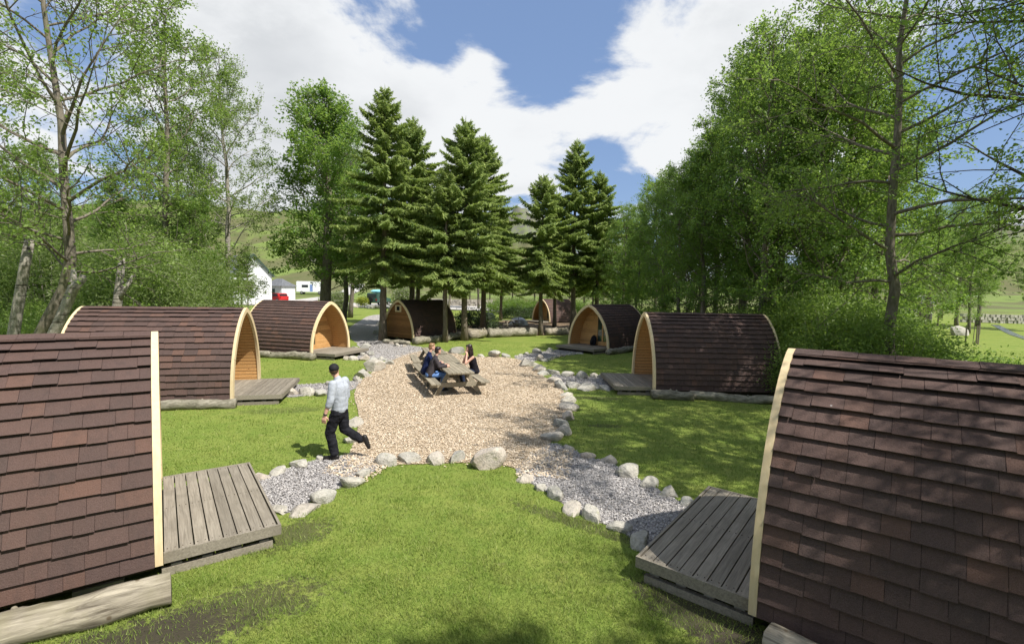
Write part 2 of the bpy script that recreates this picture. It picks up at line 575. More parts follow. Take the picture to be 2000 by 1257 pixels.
def struct(name, me, kind='structure', label=None, cat=None):
    ob = link(name, me)
    ob['kind'] = kind
    if label:
        ob['label'] = label
        ob['category'] = cat
    return ob


class MB:
    """collects boxes, prisms and tubes into one mesh"""
    def __init__(self):
        self.V = []
        self.F = {}
        self.n = 0

    def add(self, V, faces):
        V = np.asarray(V, float)
        self.V.append(V)
        for f in faces:
            self.F.setdefault(len(f), []).append([i + self.n for i in f])
        self.n += len(V)
        return self

    def box(self, x0, x1, y0, y1, z0, z1, mtx=None):
        V = [(x, y, z) for z in (z0, z1) for y in (y0, y1) for x in (x0, x1)]
        if mtx is not None:
            V = [tuple(mtx @ Vector(v)) for v in V]
        return self.add(V, [(0, 2, 3, 1), (4, 5, 7, 6), (0, 1, 5, 4), (2, 6, 7, 3), (0, 4, 6, 2), (1, 3, 7, 5)])

    def bar(self, a, b, w, h):
        """square bar from a to b, w sideways, h up"""
        a, b = Vector(a), Vector(b)
        d = b - a
        L = d.length
        d.normalize()
        up = Vector((0, 0, 1)) if abs(d.z) < 0.95 else Vector((0, 1, 0))
        s = d.cross(up).normalized()
        u = s.cross(d)
        m = Matrix((d, s, u)).transposed().to_4x4()
        m.translation = a
        return self.box(0, L, -w / 2, w / 2, -h / 2, h / 2, m)

    def prism(self, poly, axis, c0, c1):
        """poly of 2-D points extruded along axis index"""
        def p3(p, c):
            if axis == 0:
                return (c, p[0], p[1])
            if axis == 1:
                return (p[0], c, p[1])
            return (p[0], p[1], c)
        n = len(poly)
        V = [p3(p, c0) for p in poly] + [p3(p, c1) for p in poly]
        F = [tuple(range(n - 1, -1, -1)), tuple(range(n, 2 * n))]
        F += [(i, (i + 1) % n, n + (i + 1) % n, n + i) for i in range(n)]
        return self.add(V, F)

    def tube(self, pts, rad, sides=6, cap=True):
        pts = np.asarray(pts, float)
        n = len(pts)
        tan = np.gradient(pts, axis=0)
        tan /= np.linalg.norm(tan, axis=1)[:, None] + 1e-9
        ref = np.array([0, 0, 1.0]) if abs(tan[:, 2]).mean() < 0.8 else np.array([1.0, 0, 0])
        s = np.cross(tan, ref)
        s /= np.linalg.norm(s, axis=1)[:, None] + 1e-9
        u = np.cross(s, tan)
        an = np.arange(sides) * 2 * math.pi / sides
        rad = np.broadcast_to(np.asarray(rad, float).reshape(-1, 1) if np.ndim(rad) < 2 else np.asarray(rad, float), (n, sides)) if np.ndim(rad) else np.full((n, sides), float(rad))
        V = pts[:, None, :] + rad[:, :, None] * (np.cos(an)[None, :, None] * s[:, None, :] + np.sin(an)[None, :, None] * u[:, None, :])
        F = []
        for i in range(n - 1):
            for j in range(sides):
                k = (j + 1) % sides
                F.append((i * sides + j, i * sides + k, (i + 1) * sides + k, (i + 1) * sides + j))
        if cap:
            F.append(tuple(range(sides - 1, -1, -1)))
            F.append(tuple(range((n - 1) * sides, n * sides)))
        return self.add(V.reshape(-1, 3), F)

    def mesh(self, name, mat, smooth=False):
        V = np.concatenate(self.V)
        me = mesh_np(name, V, [np.array(f) for f in self.F.values()], mat, smooth)
        bm = bmesh.new()
        bm.from_mesh(me)
        bmesh.ops.recalc_face_normals(bm, faces=bm.faces)
        bm.to_mesh(me)
        bm.free()
        return me

    def build(self, name, mat, parent=None, smooth=False, **kw):
        return link(name, self.mesh(name, mat, smooth), parent, **kw)


def in_poly(x, y, poly):
    poly = np.asarray(poly, float)
    ins = np.zeros(len(x), bool)
    j = len(poly) - 1
    for i in range(len(poly)):
        xi, yi = poly[i]
        xj, yj = poly[j]
        c = ((yi > y) != (yj > y)) & (x < (xj - xi) * (y - yi) / (yj - yi + 1e-12) + xi)
        ins ^= c
        j = i
    return ins


def smooth_poly(p, it=2):
    p = np.asarray(p, float)
    for _ in range(it):
        q = np.roll(p, -1, 0)
        p = np.stack([0.75 * p + 0.25 * q, 0.25 * p + 0.75 * q], 1).reshape(-1, 2)
    return p


def sstep(x, a, b):
    t = np.clip((x - a) / (b - a), 0, 1)
    return t * t * (3 - 2 * t)


# ------------------------------------------------------------------ terrain
def terrain(x, y):
    x = np.asarray(x, float)
    y = np.asarray(y, float)
    z = 0.0 * x
    z = z + 44 * np.exp(-(((x + 190) / 150) ** 2 + ((y - 330) / 105) ** 2))
    z = z + 16 * np.exp(-(((x + 70) / 90) ** 2 + ((y - 260) / 70) ** 2))
    z = z + 96 * np.exp(-(((x - 8) / 85) ** 2 + ((y - 640) / 90) ** 2)) * (1 + 0.025 * np.sin(x * 0.19 + y * 0.03) + 0.02 * np.sin(x * 0.47 + y * 0.11))
    z = z + 80 * np.exp(-(((x - 560) / 210) ** 2 + ((y - 560) / 150) ** 2))
    z = z + 55 * np.exp(-(((x + 480) / 200) ** 2 + ((y - 420) / 200) ** 2))
    z = z * sstep(y, 62, 130) + 0.022 * np.maximum(0, y - 44) * sstep(y, 40, 56)
    k = sstep(y, 110, 300)
    z = z + k * (3.0 * np.sin(x * 0.045 + y * 0.02) + 2.0 * np.sin(x * 0.11 - y * 0.06 + 1) + 1.2 * np.sin(x * 0.21 + y * 0.17))
    return z


def th(x, y):
    return float(terrain(np.array([x]), np.array([y]))[0])


gx = np.unique(np.concatenate([np.linspace(-900, -80, 36), np.linspace(-80, 80, 81), np.linspace(80, 900, 36)]))
gy = np.unique(np.concatenate([np.linspace(-60, 0, 9), np.linspace(0, 100, 51), np.linspace(100, 420, 60), np.linspace(420, 1000, 40)]))
XX, YY = np.meshgrid(gx, gy)
ZZ = terrain(XX, YY)
V = np.stack([XX, YY, ZZ], -1).reshape(-1, 3)
nx = len(gx)
I = np.arange(len(gy) - 1)[:, None] * nx + np.arange(nx - 1)[None, :]
F = np.stack([I, I + 1, I + nx + 1, I + nx], -1).reshape(-1, 4)
struct('ground', mesh_np('ground', V, F, 'lawn', True))

CHIP = [(-2.34, 8.34), (-1.96, 8.46), (-1.43, 8.54), (-0.98, 8.61), (-0.42, 8.64), (0.05, 8.46), (0.31, 8.15), (0.72, 8.95), (0.85, 9.99), (1.16, 10.93), (1.5, 12.16), (1.69, 13.73), (1.69, 15.42), (1.51, 16.73), (1.19, 17.94), (0.98, 19.76), (0.72, 21.48), (0.03, 22.92), (-0.96, 23.15), (-1.55, 22.89), (-2.64, 23.88), (-3.44, 25.03), (-4.42, 25.33), (-5.07, 23.94), (-5.32, 21.35), (-5.28, 18.78), (-5.19, 16.96), (-5.07, 15.82), (-4.57, 13.89), (-3.95, 12.4), (-3.49, 10.97), (-3.16, 9.65), (-3.0, 8.8), (-2.69, 8.17)]
GRAVELS = [
    [(-4.26, 7.64), (-4.02, 7.83), (-3.84, 8.16), (-3.64, 8.53), (-3.35, 8.73), (-2.95, 8.95), (-2.53, 8.83), (-2.25, 8.34), (-2.36, 7.95), (-2.53, 7.55), (-2.77, 7.22), (-2.91, 6.81), (-3.05, 6.48), (-3.33, 6.54)],
    [(0.05, 8.38), (0.44, 9.07), (0.85, 9.99), (1.18, 9.57), (1.51, 9.04), (1.85, 8.78), (2.1, 8.19), (2.33, 7.73), (2.5, 7.3), (2.69, 6.95), (3.08, 6.64), (1.94, 5.24), (1.68, 5.71), (1.48, 6.21), (1.19, 6.45), (0.94, 6.72), (0.73, 7.13), (0.52, 7.51), (0.26, 7.85)],
    [(1.46, 18.55), (2.18, 18.28), (2.83, 18.01), (3.47, 17.85), (4.27, 17.2), (3.82, 15.36), (3.15, 15.72), (2.49, 15.83), (2.01, 16.04), (1.61, 16.27)],
    [(0.03, 23.1), (0.49, 23.93), (1.32, 25.29), (2.11, 26.09), (3.07, 27.2), (3.99, 26.61), (3.79, 25.22), (2.61, 24.22), (1.87, 22.98), (1.22, 22.2), (0.72, 21.48)],
    [(-7.23, 15.44), (-6.67, 15.67), (-6.09, 15.9), (-5.35, 16.25), (-5.25, 17.16), (-4.81, 14.99), (-5.18, 14.34), (-5.81, 14.0), (-6.56, 13.52)],
    [(-9.4, 28.6), (-7.4, 29.4), (-5.7, 27.4), (-4.2, 26.0), (-4.1, 24.4), (-4.9, 23.2), (-5.2, 21.4), (-6.0, 21.2), (-7.3, 21.4), (-7.2, 23.6), (-7.9, 25.4)],
    [(-9.26, 28.12), (-11.44, 34.0), (-13.42, 39.52), (-15.12, 47.47), (-16.5, 56), (-14.2, 58), (-11.32, 45.38), (-10.87, 40.16), (-9.1, 33.25), (-7.69, 28.99), (-7.67, 27.28)]]
FLOOR = [(-4.7, 34.3), (-1.8, 33.4), (1.9, 35.4), (4.8, 36.6), (6.6, 44), (6.3, 52), (1.5, 54), (-3.0, 48.5), (-4.6, 42)]


def sheet(name, poly, z, mat, kind='structure', it=2, sub=None):
    p = smooth_poly(poly, it)
    me = bpy.data.meshes.new(name)
    bm = bmesh.new()
    vs = [bm.verts.new((x, y, z + (th(x, y) if y > 40 else 0))) for x, y in p]
    f = bm.faces.new(vs)
    if f.normal.z < 0:
        f.normal_flip()
    bmesh.ops.triangulate(bm, faces=bm.faces)
    bm.normal_update()
    bm.to_mesh(me)
    bm.free()
    me.materials.append(M(mat))
    return struct(name, me, kind)


for i, g in enumerate(GRAVELS):
    sheet('gravel_path', g, 0.006, 'gravel')
sheet('wood_chip_bed', CHIP, 0.012, 'wood_chips')
sheet('clearing_floor', FLOOR, 0.006, 'forest_floor')

# car park and tracks behind (follow the terrain)
def strip(name, pts, width, z, mat):
    pts = np.asarray(pts, float)
    tt = np.linspace(0, 1, 40)
    s = np.linspace(0, 1, len(pts))
    cxs, cys = np.interp(tt, s, pts[:, 0]), np.interp(tt, s, pts[:, 1])
    d = np.stack([np.gradient(cxs), np.gradient(cys)], 1)
    d /= np.linalg.norm(d, axis=1)[:, None]
    nrm = np.stack([-d[:, 1], d[:, 0]], 1)
    K = 7
    V = []
    for j in range(K):
        o_ = (j / (K - 1) - 0.5) * width
        px, py = cxs + nrm[:, 0] * o_, cys + nrm[:, 1] * o_
        V.append(np.stack([px, py, terrain(px, py) + z], 1))
    V = np.stack(V, 1).reshape(-1, 3)
    I = np.arange(39)[:, None] * K + np.arange(K - 1)[None, :]
    F = np.stack([I, I + 1, I + K + 1, I + K], -1).reshape(-1, 4)
    me = mesh_np(name, V, F, mat)
    bm = bmesh.new()
    bm.from_mesh(me)
    bmesh.ops.recalc_face_normals(bm, faces=bm.faces)
    if sum(f.normal.z for f in bm.faces) < 0:
        bmesh.ops.reverse_faces(bm, faces=bm.faces)
    bm.to_mesh(me)
    bm.free()
    return struct(name, me)


strip('car_park', [(-52, 78), (-38, 76), (-24, 76), (-10, 74), (4, 70)], 11, 0.10, 'track_gravel')
strip('track', [(-4, 73), (4, 66), (12, 62), (24, 61)], 3.0, 0.14, 'track_gravel')
strip('track', [(-37, 82), (-38, 100), (-42, 125), (-48, 150)], 4.5, 0.16, 'track_gravel')
strip('stream', [(38, 30), (41, 37.5), (47, 45), (58, 58)], 0.7, 0.03, 'water')

# ------------------------------------------------------------------ pods
PW, PH, PL, PB = 2.71, 2.30, 3.93, 0.20
PA = PW / 2
PORCH = 0.95
_zz = 1 - (1 - np.linspace(0, 1, 1200)) ** 2.2
_yy = PA * (1 - _zz ** 2.15) ** (1 / 1.42)
_pts = np.stack([_yy, _zz * PH], 1)
_len = np.concatenate([[0], np.cumsum(np.linalg.norm(np.diff(_pts, axis=0), axis=1))])
PLEN = float(_len[-1])
_tan = np.gradient(_pts, axis=0)
_tan /= np.linalg.norm(_tan, axis=1)[:, None]
_nrm = np.stack([_tan[:, 1], -_tan[:, 0]], 1)
_nrm[-1] = (0, 1)
_sn = _len / PLEN


def prof(s, off=0.0):
    """s 0..1 from eave to ridge: (y, z) outward offset off"""
    p = [float(np.interp(s, _sn, _pts[:, k]) + off * np.interp(s, _sn, _nrm[:, k])) for k in (0, 1)]
    return max(p[0], 0.0), p[1]


def half_width(z, off=0.0):
    q = _pts + _nrm * off
    return max(0.0, float(np.interp(z, q[:, 1], q[:, 0], right=0.0)))


def arch_band(off_in, off_out, x0, x1, n=30):
    """closed arch strip between two profile offsets, both sides joined at the ridge"""
    def curve(off):
        c = [prof(1 - (1 - k / n) ** 1.3, off) for k in range(n + 1)]
        zz, out = -9, []
        for y, z in c:
            z = max(z, zz)
            zz = z
            out.append((y, z))
        out[-1] = (0.0, out[-1][1])
        return out
    o_, i_ = curve(off_out), curve(off_in)
    mb = MB()
    for sgn in (1, -1):
        for k in range(n):
            q = [o_[k], o_[k + 1], i_[k + 1], i_[k]]
            mb.prism([(sgn * y, z) for y, z in q], 0, x0, x1)
    me = mb.mesh('arch_trim', 'trim_wood')
    bm = bmesh.new()
    bm.from_mesh(me)
    bmesh.ops.remove_doubles(bm, verts=bm.verts, dist=1e-4)
    # drop the inner faces between neighbouring pieces
    seen = {}
    for f in bm.faces:
        key = tuple(sorted(v.index for v in f.verts))
        seen.setdefault(key, []).append(f)
    kill = [f for fs in seen.values() if len(fs) > 1 for f in fs]
    bmesh.ops.delete(bm, geom=kill, context='FACES')
    bmesh.ops.recalc_face_normals(bm, faces=bm.faces)
    bm.to_mesh(me)
    bm.free()
    return me


TRIM_F = arch_band(-0.085, 0.045, -0.035, 0.035)
TRIM_R = arch_band(-0.085, 0.045, -PL - 0.03, -PL + 0.03)
SHELL = arch_band(-0.03, 0.0, -PL + 0.03, -0.035)
SHELL.materials.clear()
SHELL.materials.append(M('black_cloth'))


def lining_mesh():
    mb = MB()
    n = 26
    for sgn in (1, -1):
        for k in range(n):
            p0, p1 = k / n + 0.003, (k + 1) / n - 0.003
            a, b_, c_, d_ = prof(p0, -0.06), prof(p1, -0.06), prof(p1, -0.034), prof(p0, -0.034)
            mb.prism([(sgn * q[0], q[1]) for q in (a, b_, c_, d_)], 0, -PORCH, -0.036)
    return mb.mesh('lining', 'pine')


LINING = lining_mesh()
COURSES = 17
EXPO = PLEN / COURSES
WIDTHS = (0.16, 0.19, 0.22, 0.26, 0.31)
SH_LEN = EXPO * 1.22


def shingle_geo(wd, ln, t0=0.036, t1=0.004):
    g = 0.0014
    u0 = t0 - 0.009
    V = [(g, 0, u0), (wd - g, 0, u0), (wd - g, ln, 0), (g, ln, 0), (g, 0, t0), (wd - g, 0, t0), (wd - g, ln, t1), (g, ln, t1)]
    F = [(0, 3, 2, 1), (4, 5, 6, 7), (0, 1, 5, 4), (1, 2, 6, 5), (2, 3, 7, 6), (3, 0, 4, 7)]
    return V, F


SHM = {}
for wd in WIDTHS:
    V, F = shingle_geo(wd, SH_LEN)
    SHM[wd] = mesh_np('shingle', V, np.array(F), 'shingle')
RIDGE_ME = None


def shingle_mtx(x, s, sgn, jit, lift):
    """frame at the butt edge: local x along pod (from x backwards), y up the slope, z outwards"""
    y0, z0 = prof(s, 0.010 + lift)
    s1 = min(s + SH_LEN / PLEN, 1.0)
    y1, z1 = prof(s1, 0.006)
    up = Vector((0, sgn * (y1 - y0), z1 - z0)).normalized()
    ax = Vector((1, 0, 0))
    nrm = ax.cross(up)
    m = Matrix((ax, up, nrm)).transposed().to_4x4()
    m.translation = Vector((x, sgn * y0, z0)) - up * jit
    if nrm.y * sgn < 0:        # mirror so that thickness points outwards
        m = m @ Matrix(((1, 0, 0, 0), (0, 1, 0, 0), (0, 0, -1, 0), (0, 0, 0, 1)))
    return m


def course_layout(rng):
    x = -PL + 0.03
    out = []
    end = -0.036
    while x < end - 0.02:
        wd = rng.choice(WIDTHS)
        if end - (x + wd) < 0.10:
            wd2 = end - x
            out.append((x, wd2))
            break
        out.append((x, wd))
        x += wd
    return out


def side_joined(sgn, rng):
    V, F = [], []
    n = 0
    for i in range(COURSES):
        for x, wd in course_layout(rng):
            v, f = shingle_geo(wd, SH_LEN)
            m = shingle_mtx(x, i / COURSES, sgn, rng.uniform(0, 0.012), rng.uniform(0, 0.006))
            V += [tuple(m @ Vector(p)) for p in v]
            F += [tuple(a + n for a in q) for q in f]
            n += 8
    me = mesh_np('shingle_field', V, np.array(F), 'shingle')
    bm = bmesh.new()
    bm.from_mesh(me)
    bmesh.ops.recalc_face_normals(bm, faces=bm.faces)
    bm.to_mesh(me)
    bm.free()
    return me


_r = random.Random(5)
SIDE_L = side_joined(1, _r)
SIDE_R = side_joined(-1, _r)


def course_joined(i, sgn, rng):
    V, F = [], []
    n = 0
    for x, wd in course_layout(rng):
        v, f = shingle_geo(wd, SH_LEN)
        m = shingle_mtx(x, i / COURSES, sgn, rng.uniform(0, 0.01), rng.uniform(0, 0.005))
        V += [tuple(m @ Vector(p)) for p in v]
        F += [tuple(a + n for a in q) for q in f]
        n += 8
    me = mesh_np('shingle_course', V, np.array(F), 'shingle')
    bm = bmesh.new()
    bm.from_mesh(me)
    bmesh.ops.recalc_face_normals(bm, faces=bm.faces)
    bm.to_mesh(me)
    bm.free()
    return me


COURSE_ME = {s: [course_joined(i, s, _r) for i in range(COURSES)] for s in (1, -1)}

# ridge cap piece: bent over the ridge
_mb = MB()
_y1, _z1 = prof(0.95, 0.04)
_zt = PH + 0.05
for sgn in (1, -1):
    _mb.add([(0, 0, _zt), (0.30, 0, _zt), (0.30, sgn * _y1, _z1 + 0.012), (0, sgn * _y1, _z1 + 0.012), (0, 0, _zt - 0.02), (0.30, 0, _zt - 0.02), (0.30, sgn * _y1, _z1 - 0.010), (0, sgn * _y1, _z1 - 0.010)],
            [(0, 1, 2, 3), (7, 6, 5, 4), (3, 2, 6, 7), (0, 3, 7, 4), (1, 5, 6, 2)])
RIDGE_ME = _mb.mesh('ridge_cap', 'shingle')


def board_meshes(off, mat, bh=0.105):
    out = []
    z = 0.0
    while z < PH - 0.09:
        z1 = min(z + bh - 0.005, PH - 0.085)
        w0, w1 = half_width(z, off), half_width(z1, off)
        if w1 < 0.03:
            break
        wm = half_width((z + z1) / 2, off)
        mb = MB()
        mb.prism([(-w0, z), (w0, z), (wm + 0.002, (z + z1) / 2), (w1, z1), (-w1, z1), (-wm - 0.002, (z + z1) / 2)], 0, 0.0, 0.02)
        out.append(mb.mesh('board', mat))
        z += bh
    return out


BOARDS = board_meshes(-0.062, 'pine')
BOARDS_R = board_meshes(-0.062, 'pine_dark')


def make_pod(x, y, deg, label, shingle_side=None, near=False, door=0.0, seed=0, courses=False, hide_rear=False):
    rng = random.Random(seed)
    p = thing('camping_pod', label, 'pod', (x, y, PB), R(deg), 'arched shingled pods around the clearing')
    link('roof_shell', SHELL, p)
    link('front_trim', TRIM_F, p)
    link('rear_trim', TRIM_R, p)
    for sj in (0.36, 0.70):
        for sgn in (1, -1):
            a_, b_ = prof(sj, -0.086), prof(sj, 0.0465)
            jm = MB().bar((0.0358, sgn * a_[0], a_[1]), (0.0358, sgn * b_[0], b_[1]), 0.004, 0.005)
            jm.build('trim_joint', 'beam_wood', p)
    link('porch_lining', LINING, p)
    for sgn in (1, -1):
        if near and sgn == shingle_side:
            n = 0
            for i in range(COURSES):
                for xx, wd in course_layout(rng):
                    base = min(WIDTHS, key=lambda q: abs(q - wd))
                    ob = bpy.data.objects.new('shingle', SHM[base])
                    COL.objects.link(ob)
                    ob.parent = p
                    m = shingle_mtx(xx, i / COURSES, sgn, rng.uniform(-0.002, 0.013), rng.uniform(0, 0.009) if rng.random() < 0.75 else 0.014)
                    ob.matrix_local = m @ Matrix.Diagonal((wd / base, 1, 1, 1))
                    n += 1
        elif courses and sgn == shingle_side:
            for me in COURSE_ME[sgn]:
                link('shingle_course', me, p)
        else:
            ob = link('shingle_field', SIDE_L if sgn == 1 else SIDE_R, p)
            ob['kind'] = 'stuff'
    xx = -PL + 0.03
    k = 0
    while xx < -0.05:
        wd = min(0.30, -0.036 - xx)
        link('ridge_cap', RIDGE_ME, p, loc=(xx, 0, 0.004 * (k % 2)), scale=((wd - 0.004) / 0.30, 1, 1))
        xx += 0.30
        k += 1
    for me in BOARDS:
        link('porch_board', me, p, loc=(-PORCH, 0, 0))
    for me in BOARDS_R:
        link('end_board', me, p, loc=(-PL + 0.06, 0, 0))
    for k in range(6):
        x0 = -PORCH + 0.021 + k * 0.161
        MB().box(x0, x0 + 0.153, -1.255, 1.255, -0.002, 0.058).build('porch_plank', 'deck_wood', p)
    # porch door with panes
    d = MB()
    y0, y1, z0, z1 = door - 0.42, door + 0.42, 0.062, 1.72
    d.box(-PORCH + 0.02, -PORCH + 0.065, y0, y0 + 0.08, z0, z1)
    d.box(-PORCH + 0.02, -PORCH + 0.065, y1 - 0.08, y1, z0, z1)
    d.box(-PORCH + 0.02, -PORCH + 0.065, y0 + 0.081, y1 - 0.081, z1 - 0.09, z1)
    d.box(-PORCH + 0.02, -PORCH + 0.065, y0 + 0.081, y1 - 0.081, z0, z0 + 0.22)
    d.box(-PORCH + 0.02, -PORCH + 0.063, door - 0.04, door + 0.04, z0 + 0.221, z1 - 0.091)
    dr = d.build('door', 'pine', p)
    for a, b_ in ((y0 + 0.08, door - 0.04), (door + 0.04, y1 - 0.08)):
        MB().box(-PORCH + 0.022, -PORCH + 0.034, a + 0.002, b_ - 0.002, z0 + 0.22, z1 - 0.09).build('pane', 'pane_glass', dr)
    MB().box(-PORCH + 0.064, -PORCH + 0.10, door + 0.05, door + 0.075, 0.92, 1.04).build('handle', 'rim_grey', dr)
    # rear window
    wd_ = MB()
    for (a, b_, c_, e) in [(-0.24, -0.16, 1.60, 2.02), (0.16, 0.24, 1.60, 2.02), (-0.159, 0.159, 1.94, 2.02), (-0.159, 0.159, 1.60, 1.68)]:
        wd_.box(-PL - 0.02, -PL + 0.058, a, b_, c_, e)
    wo_ = wd_.build('rear_window', 'trim_wood', p)
    MB().box(-PL + 0.03, -PL + 0.045, -0.165, 0.165, 1.675, 1.945).build('pane', 'glass_dark', wo_)
    for yy in (-1.12, 0.0, 1.12):
        MB().box(-PL + 0.05, -0.05, yy - 0.06, yy + 0.06, -0.13, -0.004).build('bearer', 'beam_wood', p)
    for xx in (-3.4, -1.9, -0.5):
        for yy in (-1.12, 1.12):
            MB().box(xx - 0.2, xx + 0.2, yy - 0.1, yy + 0.1, -PB - 0.01, -0.131).build('block', 'stone_wall', p)
    return p


def make_deck(x, y, deg, label, width=2.5, depth=1.16):
    d = thing('timber_deck', label, 'deck', (x, y, 0), R(deg), 'small timber decks in front of the pods')
    ztop = 0.27
    n = 8
    pitch = (depth - 0.05) / n
    hw = width / 2
    rng = random.Random(int(x * 100))
    for i in range(n):
        x0 = 0.045 + i * pitch
        dz = rng.uniform(-0.003, 0.002)
        mb = MB().box(x0, x0 + pitch - 0.014, -hw, hw, ztop - 0.035 + dz, ztop + dz)
        mb.build('plank', 'deck_wood', d)
    for i in range(n):
        x0 = 0.045 + i * pitch + pitch * 0.5 - 0.007
        nb_ = MB()
        for yy in (-hw + 0.06, 0.0, hw - 0.06):
            for dx in (-0.035, 0.035):
                nb_.tube([(x0 + dx, yy, ztop - 0.004), (x0 + dx, yy, ztop + 0.0045)], 0.006, 6)
        so = nb_.build('screw_heads', 'beam_wood', d)
        so['kind'] = 'stuff'
    MB().box(depth, depth + 0.028, -hw - 0.002, hw + 0.002, ztop - 0.115, ztop + 0.004).build('fascia', 'deck_wood', d)
    for s in (-1, 1):
        MB().box(0.04, depth + 0.03, s * hw + (0.003 if s > 0 else -0.031), s * hw + (0.031 if s > 0 else -0.003), ztop - 0.115, ztop + 0.004).build('fascia', 'deck_wood', d)
        MB().box(0.02, depth - 0.06, s * (hw - 0.03) - 0.03, s * (hw - 0.03) + 0.03, -0.01, 0.085).build('bearer', 'deck_wood', d)
    for i in range(4):
        xx = 0.15 + i * (depth - 0.3) / 3
        MB().box(xx - 0.02, xx + 0.02, -hw + 0.1, hw - 0.1, 0.11, ztop - 0.039).build('joist', 'beam_wood', d)
        for s in (-1, 1):
            MB().box(xx - 0.05, xx + 0.05, s * (hw - 0.09) - 0.07, s * (hw - 0.09) + 0.04, 0.086, 0.109).build('packer', 'stone_wall', d)
    return d


PODS = [
    dict(k='NL', x=-4.45, y=6.00, d=36.0, side=-1, near=True, door=-0.2, label='sunlit brown shingled pod with a thick bleached log lying on bare soil'),
    dict(k='2L', x=-7.61, y=13.80, d=14.0, side=-1, near=True, door=0.45, label='sunlit brown shingled pod in front of willow scrub and leaning birch stems'),
    dict(k='3L', x=-8.50, y=22.65, d=-17.3, side=-1, near=False, courses=True, door=-0.35, label='sunlit brown shingled pod with pine porch, red car and white house behind'),
    dict(k='CB', x=-4.89, y=33.28, d=55.8, side=-1, near=False, courses=True, door=0.2, label='shaded pod among spruce trunks showing its board end wall and small square window'),
    dict(k='3R', x=4.19, y=26.46, d=223.5, side=1, near=False, courses=True, door=0.32, label='dark shaded pod with glazed porch door and black bag inside the porch'),
    dict(k='2R', x=4.43, y=16.12, d=179.8, side=1, near=True, door=-0.3, label='dark shingled pod dappled by tree shade with two lichened logs along its side'),
    dict(k='NR', x=3.12, y=5.35, d=141.3, side=1, near=True, door=0.2, label='dark shingled pod in raking light with shaded deck and a short pale log end'),
    dict(k='FC', x=3.01, y=50.30, d=218.2, side=1, near=False, courses=True, door=0.3, label='small far pod beyond the log-edged clearing with the lone picnic table'),
]
DECK_LABEL = {
    'NL': 'sunlit weathered plank deck at the pod with the thick bleached log',
    '2L': 'weathered plank deck of the pod in front of willow scrub, stones beside it',
    '3L': 'weathered plank deck of the pine-porched pod beside pale gravel and stones',
    'CB': 'plank deck seen past the far front of the pod among spruce trunks',
    '3R': 'shaded plank deck below the porch holding a black bag',
    '2R': 'shaded plank deck of the dappled pod with the two lichened logs',
    'NR': 'dark shaded plank deck at the pod in raking light',
    'FC': 'plank deck of the small far pod beyond the clearing'}
for i, q in enumerate(PODS):
    make_pod(q['x'], q['y'], q['d'], q['label'], q['side'], q['near'], q['door'], 11 + i, q.get('courses', False))
    make_deck(q['x'], q['y'], q['d'], DECK_LABEL[q['k']])

# black bag leaning in the shaded porch
def bag():
    q = PODS[4]
    b_ = thing('bag', 'black bag leaning against the pine wall inside the shaded porch', 'bag')
    m = Matrix.Translation((q['x'], q['y'], 0)) @ Matrix.Rotation(R(q['d']), 4, 'Z')
    b_.matrix_world = m @ Matrix.Translation((-0.62, -0.15, PB)) @ Matrix.Rotation(R(-14), 4, 'Y')
    pts = [(0, 0, 0.03 + 0.07 * i) for i in range(9)]
    rad = [0.10, 0.15, 0.165, 0.165, 0.16, 0.155, 0.15, 0.12, 0.05]
    mb = MB().tube(pts, rad, 10)
    mb.build('body', 'black_cloth', b_, True, scale=(0.75, 1.2, 1.05))
    MB().tube([(0.12, 0, 0.12), (0.155, 0, 0.16), (0.155, 0, 0.3), (0.12, 0, 0.34)], [0.03, 0.09, 0.09, 0.03], 8).build('pocket', 'cap_black', b_, True)
    MB().tube([(0, 0, 0.58), (0, -0.04, 0.66), (0, 0.04, 0.66), (0, 0.0, 0.58)], 0.012, 6).build('handle', 'cap_black', b_)


bag()

# ------------------------------------------------------------------ logs
def make_log(a, b_, r, mat, label, seed, z=None, group='logs lying on the grass'):
    a, b_ = np.array(a, float), np.array(b_, float)
    rng = np.random.default_rng(seed)
    L = np.linalg.norm(b_ - a)
    n = max(8, int(L / 0.14))
    sides = 14
    t_ = np.linspace(0, 1, n)
    pts = np.zeros((n, 3))
    pts[:, 0] = t_ * L
    pts[:, 1] = 0.06 * np.sin(t_ * 4 + seed) * min(1, L / 2)
    pts[:, 2] = r * 0.86 + 0.02 * np.sin(t_ * 7 + seed * 2)
    rad = np.zeros((n, sides))
    for i in range(n):
        for j in range(sides):
            an = j * 2 * math.pi / sides
            v = mnoise.noise(Vector((t_[i] * L * 2.3 + seed, math.cos(an) * 0.9, math.sin(an) * 0.9)))
            v2 = mnoise.noise(Vector((t_[i] * L * 5 + seed, math.cos(an) * 2.2, math.sin(an) * 2.2)))
            rad[i, j] = r * (1 + 0.34 * v + 0.16 * v2) * (1 - 0.10 * t_[i])
    ang = math.atan2(b_[1] - a[1], b_[0] - a[0])
    root = thing('fallen_log', label, 'log', (a[0], a[1], 0), ang, group)
    MB().tube(pts, rad, sides).build('trunk', mat, root, True)
    for k in range(2):
        i = rng.integers(2, n - 2)
        an = rng.uniform(0.2, 2.6)
        dv = np.array([0.3, math.cos(an), math.sin(an)])
        p0 = pts[i] + dv * r * 0.7
        MB().tube([p0, p0 + dv * r * 0.35, p0 + dv * r * 0.5], [r * 0.28, r * 0.2, r * 0.12], 8).build('branch_stub', mat, root, True)
    return root


